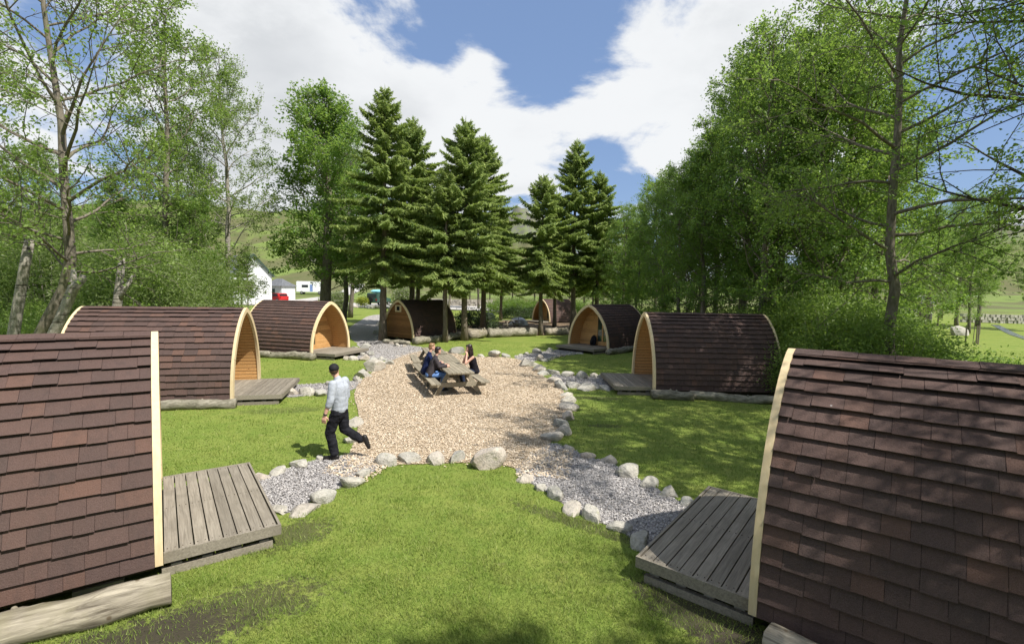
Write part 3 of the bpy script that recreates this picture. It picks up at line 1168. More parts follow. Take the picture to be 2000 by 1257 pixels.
make_log((-3.34, 4.64), (-5.35, 3.40), 0.155, 'log_bare', 'thick bleached barkless log beside the sunlit pod on bare soil', 1)
make_log((-7.15, 12.45), (-9.3, 11.75), 0.13, 'log_mossy', 'pale grey log under the eave of the pod backed by willow scrub', 2)
make_log((-8.62, 20.98), (-11.4, 21.75), 0.17, 'log_mossy', 'mossy grey log under the eave of the pine-porched pod', 3)
make_log((-5.62, 27.75), (-3.2, 32.2), 0.24, 'log_mossy', 'long mossy log along the side of the shaded pod among spruces', 4)
make_log((-7.5, 28.4), (-5.9, 27.6), 0.14, 'log_mossy', 'dark log across the board end wall with the square window', 5)
make_log((4.25, 14.42), (5.45, 14.25), 0.15, 'log_mossy', 'short lichened log at the front corner of the dappled pod', 6)
make_log((5.42, 14.42), (8.0, 13.9), 0.13, 'log_mossy', 'longer bent lichened log along the dappled pod', 7)
make_log((5.02, 24.75), (7.3, 27.4), 0.17, 'log_mossy', 'shaded log beside the pod with the glazed porch door', 8)
make_log((2.28, 4.02), (3.6, 2.75), 0.15, 'log_bare', 'pale barkless log end beside the pod in raking light', 9)
make_log((-2.95, 31.95), (-1.85, 32.9), 0.38, 'log_bare', 'thick split pale log at the edge of the clearing', 10)
make_log((-1.7, 33.3), (1.75, 35.1), 0.34, 'log_mossy', 'long thick dappled log edging the clearing', 11)
make_log((2.55, 35.7), (4.2, 36.9), 0.30, 'log_bare', 'stout log with dark cut end at the far edge of the clearing', 12)

# ------------------------------------------------------------------ rocks
def rock_mesh(seed, sub=3, cuts=9, flat=0.75, round_=0.0):
    rng = np.random.default_rng(seed)
    bm = bmesh.new()
    bmesh.ops.create_icosphere(bm, subdivisions=sub, radius=1.0)
    co = np.array([v.co for v in bm.verts])
    for _ in range(cuts):
        n = rng.normal(size=3)
        n /= np.linalg.norm(n)
        d = rng.uniform(0.44, 0.80)
        h = co @ n - d
        co = co - np.maximum(h, 0)[:, None] * n * (1 - round_)
    co *= np.array([1.0, rng.uniform(0.65, 0.9), flat * rng.uniform(0.85, 1.1)])
    for v, c in zip(bm.verts, co):
        k = mnoise.noise(Vector(c * 2.2) + Vector((seed * 3.1, 0, 0))) * 0.06 + mnoise.noise(Vector(c * 6) + Vector((seed, 5, 0))) * 0.03
        v.co = Vector(c) * (1 + k)
    me = bpy.data.meshes.new('rock')
    bm.to_mesh(me)
    bm.free()
    me.materials.append(M('rock'))
    return me


ROCKS = [rock_mesh(s, 3, 10 + s % 5, 0.80 + 0.06 * (s % 5), 0.0 if s % 4 else 0.3) for s in range(14)]
ROCK_SETS = {
    'circle_front': [(-2.2, 8.39, 0.41), (-1.83, 8.54, 0.38), (-1.41, 8.62, 0.46), (-0.98, 8.66, 0.39)],
    'near_right_path': [(0.26, 7.77, 0.31), (0.53, 7.45, 0.27), (0.73, 7.15, 0.36), (0.93, 6.67, 0.3), (1.18, 6.45, 0.34), (1.45, 6.17, 0.3), (1.65, 5.79, 0.34)],
    'near_right_far': [(1.19, 9.48, 0.3), (1.5, 8.96, 0.28), (1.8, 8.75, 0.35), (2.06, 8.07, 0.39), (2.28, 7.65, 0.34), (2.47, 7.26, 0.29), (2.64, 6.98, 0.25)],
    'circle_right': [(0.9, 10.07, 0.47), (1.15, 10.53, 0.38), (1.23, 11.06, 0.42), (1.46, 11.76, 0.4), (1.57, 12.7, 0.46), (1.67, 13.6, 0.43), (1.71, 14.57, 0.43), (1.66, 15.58, 0.63), (1.52, 16.55, 0.53), (1.61, 18.45, 0.47), (1.2, 18.17, 0.46), (1.1, 19.12, 0.73), (0.75, 20.28, 0.95)],
    'path_2R_back': [(2.16, 18.05, 0.42), (2.72, 17.77, 0.49), (3.12, 18.04, 0.38), (3.39, 17.74, 0.34)],
    'path_2R_front': [(2.07, 15.96, 0.57), (2.43, 15.4, 0.59), (2.82, 15.77, 0.43), (3.12, 15.55, 0.49)],
    'path_3R_front': [(1.26, 22.2, 0.47), (1.53, 21.9, 0.32), (1.83, 22.45, 0.38), (2.09, 23.01, 0.29), (2.3, 23.41, 0.25), (2.54, 23.82, 0.3), (3.06, 24.49, 0.42), (3.57, 24.98, 0.48)],
    'path_3R_back': [(1.3, 24.86, 0.53), (2.02, 25.62, 0.6), (0.8, 24.17, 0.41), (0.48, 23.54, 0.35), (0.23, 23.31, 0.3)],
    'circle_back': [(-0.8, 22.99, 0.73), (-0.29, 23.24, 0.39), (-1.45, 23.09, 0.39), (-2.84, 24.06, 0.76)],
    'circle_left': [(-5.19, 20.14, 0.64), (-5.28, 18.29, 0.85), (-5.25, 17.06, 0.65), (-5.23, 16.26, 0.41)],
    'path_3L_row': [(-7.36, 21.25, 0.41), (-7.01, 21.3, 0.41), (-6.57, 21.19, 0.45), (-6.18, 21.24, 0.45), (-5.91, 21.44, 0.41), (-5.65, 21.47, 0.32)],
    'path_3L_loose': [(-7.09, 22.87, 0.44), (-6.69, 22.92, 0.49), (-7.93, 25.96, 0.6), (-8.29, 25.19, 0.43), (-6.43, 26.96, 0.4), (-6.02, 26.76, 0.4), (-6.97, 27.95, 0.41)],
    'path_2L': [(-6.4, 13.95, 0.42), (-6.04, 13.98, 0.52), (-5.61, 13.94, 0.55), (-5.27, 14.04, 0.34), (-5.96, 15.56, 0.3)],
    'left_mid': [(-3.6, 10.87, 0.55), (-3.25, 9.62, 0.40), (-4.62, 12.35, 0.40)],
    'near_left_far': [(-4.03, 7.65, 0.24), (-3.88, 7.9, 0.27), (-3.69, 8.22, 0.3), (-3.47, 8.59, 0.22)],
    'near_left_path': [(-3.23, 6.55, 0.31), (-2.89, 6.5, 0.4), (-2.73, 6.87, 0.36), (-2.51, 7.43, 0.36), (-2.42, 7.86, 0.28)],
    'clearing': [(-2.66, 52.19, 1.5), (-4.63, 52.53, 0.9), (0.43, 50.4, 0.85)],
    'track_side': [(-8.22, 32.26, 0.55), (-9.9, 36.14, 0.65), (-8.83, 31.41, 0.55), (-9.6, 34.2, 0.5), (-12.6, 46, 0.8), (-11.9, 43, 0.7)],
    'car_park': [(-29.5 + i * 1.15, 70.2 - 0.12 * i + 0.4 * math.sin(i * 2.3), 1.0 + 0.35 * math.sin(i * 1.7)) for i in range(12)],
}
ROCK_LABEL = {      # {o} is the place in the row, counted from the landmark named
    'circle_front': ('{o} pale stone from the largest boulder, between wood chips and front lawn', -1),
    'near_right_path': ('{o} stone from the shaded deck along the front lawn edge of its gravel path', -1),
    'near_right_far': ('{o} stone from the shaded deck along the dappled lawn edge of its gravel path', -1),
    'circle_right': ('{o} stone edging the wood chips along the dappled lawn, from the shaded gravel path', 1),
    'path_2R_back': ('{o} stone from the wood chips on the far edge of the two-log pod path', 1),
    'path_2R_front': ('{o} stone from the wood chips on the near edge of the two-log pod path', 1),
    'path_3R_front': ('{o} small stone from the wood chips on the near edge of the bag pod path', 1),
    'path_3R_back': ('{o} small stone from the deck on the far edge of the bag pod path', 1),
    'circle_back': ('{o} stone of four between the wood chips and the lawn by the spruces', 1),
    'circle_left': ('{o} large whitish stone past the walking person on the chip edge', -1),
    'path_3L_row': ('{o} whitish stone from the deck in the row before the pine-porched pod', 1),
    'path_3L_loose': ('whitish stone scattered beside the pale gravel past the pine-porched pod', 0),
    'path_2L': ('{o} pinkish stone from the deck of the pod backed by willow', 1),
    'left_mid': ('{o} low flat stone on the chip edge behind the walking person', 1),
    'near_left_far': ('{o} low stone from the sunlit deck on the far edge of pale gravel', 1),
    'near_left_path': ('{o} big pale stone from the sunlit deck on the front lawn edge of gravel', 1),
    'clearing': ('{o} largest rounded boulder at the back of the spruce clearing', 1),
    'track_side': ('mossy stone beside the shaded track among the spruces', 0),
    'car_park': ('rough stone in the row edging the car park grass', 0)}
ORD = ['first', 'second', 'third', 'fourth', 'fifth', 'sixth', 'seventh', 'eighth', 'ninth', 'tenth', 'eleventh', 'twelfth', 'thirteenth']
_r = random.Random(77)
ROCK_POS = []
for key, lst in ROCK_SETS.items():
    for ri, (x, y, wd) in enumerate(lst):
        me = _r.choice(ROCKS)
        s = wd * 0.5 * 1.32
        zg = th(x, y)
        ob = link('rock', me, None, (x, y + s * 0.4, zg + s * _r.uniform(-0.10, 0.16)), (_r.uniform(-0.25, 0.25), _r.uniform(-0.25, 0.25), _r.uniform(0, 6.28)), (s, s * _r.uniform(0.85, 1.1), s * _r.uniform(0.65, 0.95)))
        lt, lo = ROCK_LABEL[key]
        tag(ob, lt.format(o=ORD[ri if lo > 0 else len(lst) - 1 - ri] if lo else ''), 'rock', 'stones: ' + key.replace('_', ' '))
        ROCK_POS.append((x, y + s * 0.4, s))
ob = link('rock', rock_mesh(101, 4, 11, 0.8), None, (-0.44, 8.5, 0.14), (0.15, -0.2, 0.5), (0.40, 0.42, 0.40))
tag(ob, 'largest angular pale boulder between the wood chips and the front lawn', 'rock')
ROCK_POS.append((-0.44, 8.5, 0.4))
ob = link('rock', ROCKS[3], None, (40.9, 44.0, 0.25), (0, 0, 0.4), (1.5, 0.9, 0.8))
tag(ob, 'large pinkish boulder in the mown meadow beside the staked sapling', 'rock')
for (x, y, s) in [(-60, 205, 3.5), (-78, 190, 2.0), (-70, 230, 2.4)]:
    ob = link('rock', ROCKS[5], None, (x, y, th(x, y) + 0.3 * s), (0, 0, x), (s, s * 0.7, s * 0.5))
    tag(ob, 'pale outcrop boulder on the rough hillside pasture', 'rock', 'hillside boulders')

# ------------------------------------------------------------------ scattered ground cover (chips, gravel, grass)
rng = np.random.default_rng(3)


def scatter_quads(name, poly, n, size, asp, z, mat, tilt=0.35, bias=None):
    p = np.asarray(poly)
    lo, hi = p.min(0), p.max(0)
    X = rng.uniform(lo[0], hi[0], n * 4)
    Y = rng.uniform(lo[1], hi[1], n * 4)
    if bias:
        keep = rng.random(len(X)) < np.clip((lo[1] / Y) ** bias, 0, 1)
        X, Y = X[keep], Y[keep]
    k = in_poly(X, Y, poly)
    X, Y = X[k][:n], Y[k][:n]
    n = len(X)
    a = rng.uniform(0, 2 * math.pi, n)
    s = size * rng.uniform(0.5, 1.4, n) * (1 + 0.03 * (Y - 8))
    d = np.stack([np.cos(a), np.sin(a), rng.normal(0, tilt, n)], 1)
    e = np.stack([-np.sin(a), np.cos(a), rng.normal(0, tilt, n)], 1) * (asp * rng.uniform(0.6, 1.3, n))[:, None]
    c = np.stack([X, Y, np.full(n, z) + rng.uniform(0, 0.016, n)], 1)
    h = s[:, None] * 0.5
    V = np.stack([c - d * h - e * h, c + d * h - e * h, c + d * h + e * h, c - d * h + e * h], 1).reshape(-1, 3)
    F = np.arange(n * 4).reshape(-1, 4)
    return struct(name, mesh_np(name, V, F, mat), 'stuff')


scatter_quads('loose_wood_chips', smooth_poly(CHIP), 120000, 0.031, 0.36, 0.018, 'chip_piece', 0.22, 0.8)
for i, g in enumerate(GRAVELS[:6]):
    scatter_quads('loose_gravel', smooth_poly(g), [14000, 22000, 6000, 6000, 5000, 9000][i], 0.018, 0.8, 0.012, 'gravel_piece', 0.4)
# chips kicked onto the gravel
scatter_quads('strewn_wood_chips', [(-3.2, 8.0), (-2.3, 7.6), (-2.0, 8.7), (-3.1, 9.0)], 700, 0.055, 0.32, 0.02, 'chip_piece', 0.22)
scatter_quads('strewn_wood_chips', [(0.1, 8.0), (1.0, 7.9), (1.3, 9.6), (0.4, 9.0)], 900, 0.055, 0.32, 0.02, 'chip_piece', 0.22)


_ring = smooth_poly(CHIP)
_cc = _ring.mean(0)
scatter_quads('strewn_wood_chips', _cc + (_ring - _cc) * np.array([1.07, 1.03]), 5000, 0.034, 0.36, 0.02, 'chip_piece', 0.3)


def pod_rect(q, x0, x1, hw):
    a = R(q['d'])
    c_, s_ = math.cos(a), math.sin(a)
    return [(q['x'] + c_ * u - s_ * v, q['y'] + s_ * u + c_ * v) for u, v in ((x0, -hw), (x1, -hw), (x1, hw), (x0, hw))]


def grass(n, y0, y1, hgt, wid):
    u = rng.random(n)
    Y = 1.0 / (1.0 / y0 - u * (1.0 / y0 - 1.0 / y1))
    X = rng.uniform(-1.13, 1.13, n) * Y
    ok = np.ones(n, bool)
    for g in [CHIP] + GRAVELS:
        ok &= ~in_poly(X, Y, g)
    for q in PODS:
        ok &= ~in_poly(X, Y, pod_rect(q, -PL, 1.15, 1.22))
    for (x, y, rx, ry, a) in [(-2.75, 4.35, 1.05, 0.5, 31), (-3.2, 3.9, 0.9, 0.5, 20), (1.9, 4.55, 0.75, 0.45, -48), (2.1, 3.9, 0.6, 0.5, 0), (-2.75, 5.95, 0.5, 0.3, 40)]:
        a = R(a)
        dx, dy = X - x, Y - y
        e = ((dx * math.cos(a) + dy * math.sin(a)) / rx) ** 2 + ((-dx * math.sin(a) + dy * math.cos(a)) / ry) ** 2
        ok &= (e > 0.9) | (rng.random(n) < 0.25 + 0.45 * e)
    X, Y = X[ok], Y[ok]
    n = len(X)
    d = Y / 5.0
    clump = 0.75 + 0.5 * (np.sin(X * 5.1 + Y * 2.3) * np.sin(Y * 4.4 - X * 1.7)) * 0.6
    h = hgt * rng.uniform(0.5, 1.3, n) * clump
    wv = wid * rng.uniform(0.7, 1.3, n) * np.maximum(d, 0.7)
    a = rng.uniform(0, 2 * math.pi, n)
    lean = rng.normal(0, 0.6, (n, 2)) * h[:, None]
    b0 = np.stack([X - np.cos(a) * wv, Y - np.sin(a) * wv, np.full(n, 0.0)], 1)
    b1 = np.stack([X + np.cos(a) * wv, Y + np.sin(a) * wv, np.full(n, 0.0)], 1)
    tp = np.stack([X + lean[:, 0], Y + lean[:, 1], h], 1)
    V = np.stack([b0, b1, tp], 1).reshape(-1, 3)
    return V


V = np.concatenate([grass(420000, 3.2, 30, 0.052, 0.0032)])
struct('grass', mesh_np('grass', V, np.arange(len(V)).reshape(-1, 3), 'grass_blade'), 'stuff')

# ------------------------------------------------------------------ trees
def leaf_mesh(C, N, T, size, mat, fold=0.25, name='crown', aspect=0.62):
    """rhombic leaves at centres C with normals N and tip directions T"""
    n = len(C)
    N = N / (np.linalg.norm(N, axis=1)[:, None] + 1e-9)
    T = T - N * np.sum(T * N, 1)[:, None]
    T /= np.linalg.norm(T, axis=1)[:, None] + 1e-9
    S = np.cross(N, T)
    s = np.asarray(size).reshape(-1, 1)
    a = C - T * s * 0.5
    b_ = C + S * s * 0.5 * aspect + N * s * fold * 0.3
    c_ = C + T * s * 0.5
    d_ = C - S * s * 0.5 * aspect + N * s * fold * 0.3
    V = np.stack([a, b_, c_, d_], 1).reshape(-1, 3)
    return mesh_np(name, V, np.arange(n * 4).reshape(-1, 4), mat)


def bend_line(p, d, L, n, rng, up=0.0, jit=0.12):
    pts = [p]
    d = d / np.linalg.norm(d)
    for _ in range(n):
        d = d + rng.normal(0, jit, 3) + np.array([0, 0, up])
        d /= np.linalg.norm(d)
        p = p + d * (L / n)
        pts.append(p)
    return np.array(pts)


def gen_tree(seed, H, r0, base, spread, nprim=26, n2=7, n3=5, leaves=22, lsize=0.13, shape='oval', bark_m='bark_grey', leaf_m='leaf_alder', lean=(0, 0), el=(15, 62), up=0.06, twig=0.75, bare=0.0, clump=0.17, trunk_pts=None, asp=0.62):
    rng = np.random.default_rng(seed)
    nt = 14
    if trunk_pts is None:
        z = np.linspace(0, 1, nt) * H
        wob = np.cumsum(rng.normal(0, 0.07, (nt, 2)), 0) * (H / 15)
        wob -= wob[0]
        tp = np.stack([wob[:, 0] + lean[0] * z, wob[:, 1] + lean[1] * z, z], 1)
        tp[0, 2] = -0.2
    else:
        tp = np.asarray(trunk_pts, float)
        nt = len(tp)
    tt = np.linspace(0, 1, nt)
    tr = r0 * (1 - tt) ** 0.85 + 0.015
    tr[0] *= 1.35
    wood_ = MB().tube(tp, tr, 9)
    C, T = [], []
    u_all = (np.arange(nprim) + rng.uniform(0.1, 0.9, nprim)) / nprim
    for i in range(nprim):
        u = u_all[i]
        t_ = base + (0.985 - base) * u
        p = np.array([np.interp(t_, tt, tp[:, k]) for k in range(3)])
        az = i * 2.399 + rng.uniform(-0.5, 0.5)
        e = R(el[0] + (el[1] - el[0]) * u + rng.uniform(-12, 12))
        if shape == 'oval':
            pr = math.sin(math.pi * (u * 0.80 + 0.16)) ** 0.75
        elif shape == 'cone':
            pr = (1 - u) ** 0.8 * 0.95 + 0.1
        else:
            pr = (1 - u ** 3) * 0.8 + 0.2
        L = spread * pr * rng.uniform(0.75, 1.2)
        d = np.array([math.cos(az) * math.cos(e), math.sin(az) * math.cos(e), math.sin(e)])
        b1 = bend_line(p, d, L, 6, rng, up, 0.13)
        rr0 = min(np.interp(t_, tt, tr) * 0.55, 0.016 + 0.011 * L)
        wood_.tube(b1, np.linspace(rr0, 0.012, 7), 5, False)
        for j in range(n2 if u < 0.82 else max(3, n2 - 3)):
            f = 0.22 + 0.78 * (j + rng.random()) / n2
            k = f * 6
            i0 = min(int(k), 5)
            q = b1[i0] + (b1[i0 + 1] - b1[i0]) * (k - i0)
            dd = b1[i0 + 1] - b1[i0]
            dd /= np.linalg.norm(dd)
            side = rng.normal(0, 1, 3)
            side -= dd * side.dot(dd)
            side /= np.linalg.norm(side)
            side[2] = side[2] * 0.6 + 0.1
            L2 = (0.30 + 0.55 * (1 - f)) * L * rng.uniform(0.55, 1.0) + 0.35
            b2 = bend_line(q, dd * 0.6 + side, L2, 4, rng, up * 0.6, 0.16)
            wood_.tube(b2, np.linspace(0.018, 0.007, 5), 3, False)
            for kk in range(n3):
                f2 = 0.25 + 0.75 * (kk + rng.random()) / n3
                m_ = f2 * 4
                i1 = min(int(m_), 3)
                q2 = b2[i1] + (b2[i1 + 1] - b2[i1]) * (m_ - i1)
                d2 = b2[i1 + 1] - b2[i1]
                d2 /= np.linalg.norm(d2) + 1e-9
                d3 = d2 * 0.8 + rng.normal(0, 0.65, 3)
                b3 = bend_line(q2, d3, twig * rng.uniform(0.6, 1.2), 3, rng, 0.02, 0.2)
                wood_.tube(b3, np.linspace(0.008, 0.004, 4), 3, False)
                if rng.random() < bare:
                    continue
                nl = max(2, int(leaves * rng.uniform(0.5, 1.4) * (1.0 if u < 0.8 else 0.6)))
                s = rng.uniform(0.1, 1.05, nl) * 3
                ii = np.minimum(s.astype(int), 2)
                pp = b3[ii] + (b3[ii + 1] - b3[ii]) * (s - ii)[:, None]
                C.append(pp + rng.normal(0, clump * 0.62, (nl, 3)))
                T.append(np.tile(d3, (nl, 1)) + rng.normal(0, 0.8, (nl, 3)))
    C = np.concatenate(C)
    T = np.concatenate(T)
    N = rng.normal(0, 0.75, C.shape) + np.array([0, 0, 0.75])
    size = lsize * rng.uniform(0.6, 1.35, len(C))
    return wood_.mesh('trunk', bark_m, True), leaf_mesh(C, N, T - np.array([0, 0, 0.3]), size, leaf_m, aspect=asp)


def gen_spruce(seed, H, base, spread, r0=0.22):
    rng = np.random.default_rng(seed)
    z = np.linspace(0, H, 12)
    wob = np.cumsum(rng.normal(0, 0.02, (12, 2)), 0)
    tp = np.stack([wob[:, 0], wob[:, 1], z], 1)
    tp[0, 2] = -0.2
    tr = r0 * (1 - z / H) ** 0.9 + 0.012
    tr[0] *= 1.3
    wd = MB().tube(tp, tr, 9)
    C, T, S, N = [], [], [], []
    zz = base
    while zz < H - 0.15:
        u = (zz - base) / (H - base)
        nb = int(rng.integers(4, 7))
        a0 = rng.uniform(0, 6.28)
        wf = rng.uniform(0.78, 1.18)
        for k in range(nb):
            L = (spread * (1 - u) ** 0.72 * wf * rng.uniform(0.65, 1.2) + 0.18)
            if u < 0.1:
                L *= rng.uniform(0.6, 1.0)
            az = a0 + k * 6.283 / nb + rng.uniform(-0.3, 0.3)
            e = R(-8 + 50 * u ** 1.4 + rng.uniform(-8, 8))
            p = np.array([np.interp(zz, z, tp[:, 0]), np.interp(zz, z, tp[:, 1]), zz + rng.uniform(-0.12, 0.12)])
            d = np.array([math.cos(az) * math.cos(e), math.sin(az) * math.cos(e), math.sin(e)])
            n = 7
            pts = [p]
            for i in range(n):
                dr = -0.085 if i < 4 else 0.10
                d = d + np.array([0, 0, dr * (1 - u)]) + rng.normal(0, 0.05, 3)
                d /= np.linalg.norm(d)
                p = p + d * (L / n)
                pts.append(p)
            pts = np.array(pts)
            wd.tube(pts, np.linspace(0.012 + 0.010 * L, 0.005, n + 1), 3, False)
            m_ = max(5, int(L / 0.055))
            f = np.linspace(0.10, 1.0, m_) * n
            ii = np.minimum(f.astype(int), n - 1)
            q = pts[ii] + (pts[ii + 1] - pts[ii]) * (f - ii)[:, None]
            dd = pts[ii + 1] - pts[ii]
            dd /= np.linalg.norm(dd, axis=1)[:, None]
            side = np.cross(dd, np.array([0, 0, 1.0]))
            side /= np.linalg.norm(side, axis=1)[:, None] + 1e-9
            fr = (f / n)
            ln = (0.16 + 0.34 * np.sin(np.pi * np.clip(fr * 0.85 + 0.1, 0, 1))) * min(1.0, 0.45 + L * 0.32)
            for sg in (-1, 1):
                t_ = dd * 0.75 + side * sg * 0.85 + np.array([0, 0, -0.28]) + rng.normal(0, 0.16, dd.shape)
                t_ /= np.linalg.norm(t_, axis=1)[:, None]
                l_ = ln * rng.uniform(0.6, 1.2, m_)
                C.append(q + t_ * l_[:, None] * 0.5)
                T.append(t_)
                S.append(l_)
                N.append(np.tile([0, 0, 0.8], (m_, 1)) + dd * 0.35 + rng.normal(0, 0.5, (m_, 3)))
            t_ = dd * 0.5 + side * rng.normal(0, 0.5, (m_, 1)) + np.array([0, 0, -0.9])
            l_ = ln * rng.uniform(0.4, 0.9, m_)
            t_ /= np.linalg.norm(t_, axis=1)[:, None]
            C.append(q + t_ * l_[:, None] * 0.45)
            T.append(t_)
            S.append(l_)
            N.append(rng.normal(0, 1, (m_, 3)) + side)
            for _q in range(2):
                t_ = dd * rng.uniform(0.1, 0.6) + side * rng.normal(0, 0.7, (m_, 1)) + np.array([0, 0, -0.75])
                t_ /= np.linalg.norm(t_, axis=1)[:, None]
                l_ = ln * rng.uniform(0.5, 1.0, m_)
                C.append(q + t_ * l_[:, None] * 0.45 + side * rng.normal(0, 0.12, (m_, 1)))
                T.append(t_)
                S.append(l_)
                N.append(dd + np.array([0, 0, 0.5]) + rng.normal(0, 0.4, (m_, 3)))
            # upper tuft along the branch
            t_ = dd + rng.normal(0, 0.3, dd.shape) + np.array([0, 0, 0.25])
            t_ /= np.linalg.norm(t_, axis=1)[:, None]
            C.append(q + t_ * 0.08)
            T.append(t_)
            S.append(np.full(m_, 0.2))
            N.append(rng.normal(0, 1, (m_, 3)))
        zz += 0.33 * rng.uniform(0.6, 1.4) * (1.0 if u < 0.75 else 0.8)
    # leader
    C.append(np.array([[tp[-1, 0], tp[-1, 1], H + 0.1]]))
    T.append(np.array([[0, 0, 1.0]]))
    S.append(np.array([0.5]))
    N.append(np.array([[1.0, 0, 0]]))
    C, T, S, N = np.concatenate(C), np.concatenate(T), np.concatenate(S), np.concatenate(N)
    return wd.mesh('trunk', 'bark_spruce', True), leaf_mesh(C, N, T, S, 'needles', 0.2, aspect=0.30)


def gen_bush(seed, rx, ry, rz, nclump, per, lsize, leaf_m, cl=0.34, asp=0.5, bark_m='bark_twig', low=0.12):
    rng = np.random.default_rng(seed)
    st = MB()
    C, T = [], []
    for i in range(nclump):
        a = rng.uniform(0, 6.283)
        h = rng.uniform(low, 1.0)
        rr = math.sqrt(max(0.05, 1 - (max(0, h - 0.35) / 0.65) ** 2.2)) * math.sqrt(rng.uniform(0.25, 1.0)) * rng.uniform(0.85, 1.12)
        c = np.array([math.cos(a) * rr * rx, math.sin(a) * rr * ry, h * rz * rng.uniform(0.88, 1.1)])
        b0 = np.array([c[0] * 0.15, c[1] * 0.15, -0.05])
        mid = (b0 + c) / 2 + np.array([0, 0, 0.15 * rz]) * 0.6 + rng.normal(0, 0.12, 3)
        st.tube([b0, mid, c], [0.02 + 0.006 * rz, 0.014, 0.006], 3, False)
        n = int(per * rng.uniform(0.6, 1.4))
        off = rng.normal(0, cl, (n, 3)) * np.array([1, 1, 0.75])
        C.append(c + off)
        T.append(off * np.array([1, 1, 0.6]) / (cl + 1e-6) + rng.normal(0, 0.6, (n, 3)) + np.array([0, 0, 0.35]))
    C, T = np.concatenate(C), np.concatenate(T)
    k = C[:, 2] > 0.02
    C, T = C[k], T[k]
    N = rng.normal(0, 0.8, C.shape) + np.array([0, 0, 0.7])
    return st.mesh('stem', bark_m, True), leaf_mesh(C, N, T, lsize * rng.uniform(0.6, 1.4, len(C)), leaf_m, aspect=asp)


def plant(name, pair, label, cat, x, y, rz=0.0, s=1.0, group=None, names=('trunk', 'crown'), sz=None, zoff=0.0):
    p = thing(name, label, cat, (x, y, th(x, y) + zoff), rz, group)
    p.scale = (s, s, sz or s)
    link(names[0], pair[0], p)
    link(names[1], pair[1], p)
    return p


ALDER = [gen_tree(21, 16, 0.20, 0.20, 3.6, 30, 7, 5, 36, 0.125, 'oval', leaf_m='leaf_alder'),
         gen_tree(22, 15, 0.17, 0.16, 3.3, 28, 7, 5, 38, 0.125, 'cone', leaf_m='leaf_alder'),
         gen_tree(23, 16, 0.22, 0.22, 3.9, 30, 7, 5, 34, 0.13, 'oval', leaf_m='leaf_sycamore')]
SPRUCE = [gen_spruce(31, 15.0, 4.5, 3.8), gen_spruce(32, 13.5, 4.2, 3.4, 0.19), gen_spruce(33, 11.0, 3.8, 3.2, 0.16), gen_spruce(34, 14.5, 4.2, 4.0, 0.21)]
SYC = gen_tree(24, 18.5, 0.42, 0.17, 4.3, 34, 8, 6, 26, 0.20, 'oval', leaf_m='leaf_sycamore', clump=0.26, twig=0.9)
AIRY = gen_tree(25, 18, 0.20, 0.18, 3.2, 30, 7, 5, 24, 0.13, 'oval', bark_m='bark_grey', leaf_m='leaf_light')
BIRCH_F = gen_tree(26, 17.5, 0.19, 0.16, 3.3, 32, 7, 5, 32, 0.11, 'oval', bark_m='bark_birch', leaf_m='leaf_willow', up=-0.02)
WILLOW = gen_bush(41, 3.0, 2.4, 4.6, 120, 170, 0.15, 'leaf_willow', 0.38, 0.30)
SHRUB = gen_bush(42, 2.2, 2.0, 3.0, 110, 190, 0.10, 'leaf_light', 0.32, 0.55)
HEDGE = gen_bush(43, 2.6, 1.6, 1.5, 90, 150, 0.085, 'leaf_alder', 0.26, 0.55)
LOW = gen_bush(44, 1.6, 1.4, 1.0, 60, 110, 0.11, 'leaf_bracken', 0.22, 0.4)

# spruces in the middle of the site
G_SP = 'spruces with bare lower trunks standing among the pods'
SP = [(-8.0, 29.9, 0, 1.01, 'tall spruce with pale trunk foot beside the board end wall pod'),
      (-4.1, 29.65, 2, 0.96, 'slim short spruce right beside the log of the shaded pod'),
      (-3.0, 30.8, 3, 0.95, 'tall spruce with leaning pale trunk beside the thick split log'),
      (-2.2, 37.0, 0, 0.98, 'dark-trunked spruce between the split log and the long dappled log'),
      (2.1, 35.6, 2, 1.04, 'spruce standing at the end of the long dappled log'),
      (5.1, 40.5, 0, 1.04, 'tall pointed spruce right of the far pod'),
      (7.3, 41.5, 3, 0.92, 'narrower spruce beside the tall pointed one'),
      (-7.6, 36.5, 3, 1.08, 'spruce behind the shaded pod with dark trunk'),
      (-8.4, 43.0, 0, 0.96, 'spruce by the shaded track behind the pods'),
      (-1.2, 51.7, 1, 0.85, 'thin pale-trunked spruce behind the far picnic table'),
      (3.9, 44.5, 1, 0.9, 'slender spruce close beside the far pod deck')]
for i, (x, y, k, s, lab) in enumerate(SP):
    plant('spruce_tree', SPRUCE[k], lab, 'spruce tree', x, y, i * 1.7, s, G_SP)
_r = random.Random(9)
for (x, y) in [(-4, 86), (0, 80), (3.5, 76), (7, 72), (9.5, 64), (12, 70), (14, 58), (16, 66), (19, 62), (6, 84), (12.5, 52), (22, 70)]:
    plant('spruce_tree', SPRUCE[_r.randrange(3)], 'dark spruce in the wood behind the far pod', 'spruce tree', x, y, _r.uniform(0, 6), _r.uniform(0.6, 0.78), 'spruces in the far wood')

# broadleaf trees behind the gravel track
plant('sycamore_tree', SYC, 'large dense broadleaf tree with thick trunk behind the pine-porched pod', 'tree', -13.2, 34.5, 0.4, 1.0, sz=0.88)
plant('sycamore_tree', ALDER[2], 'dark-trunked broadleaf tree beside the large dense one', 'tree', -14.4, 41.0, 2.0, 0.98)
plant('sycamore_tree', ALDER[2], 'broadleaf tree with leaning dark trunk at the car park lawn', 'tree', -17.4, 51.8, 1.0, 1.05)

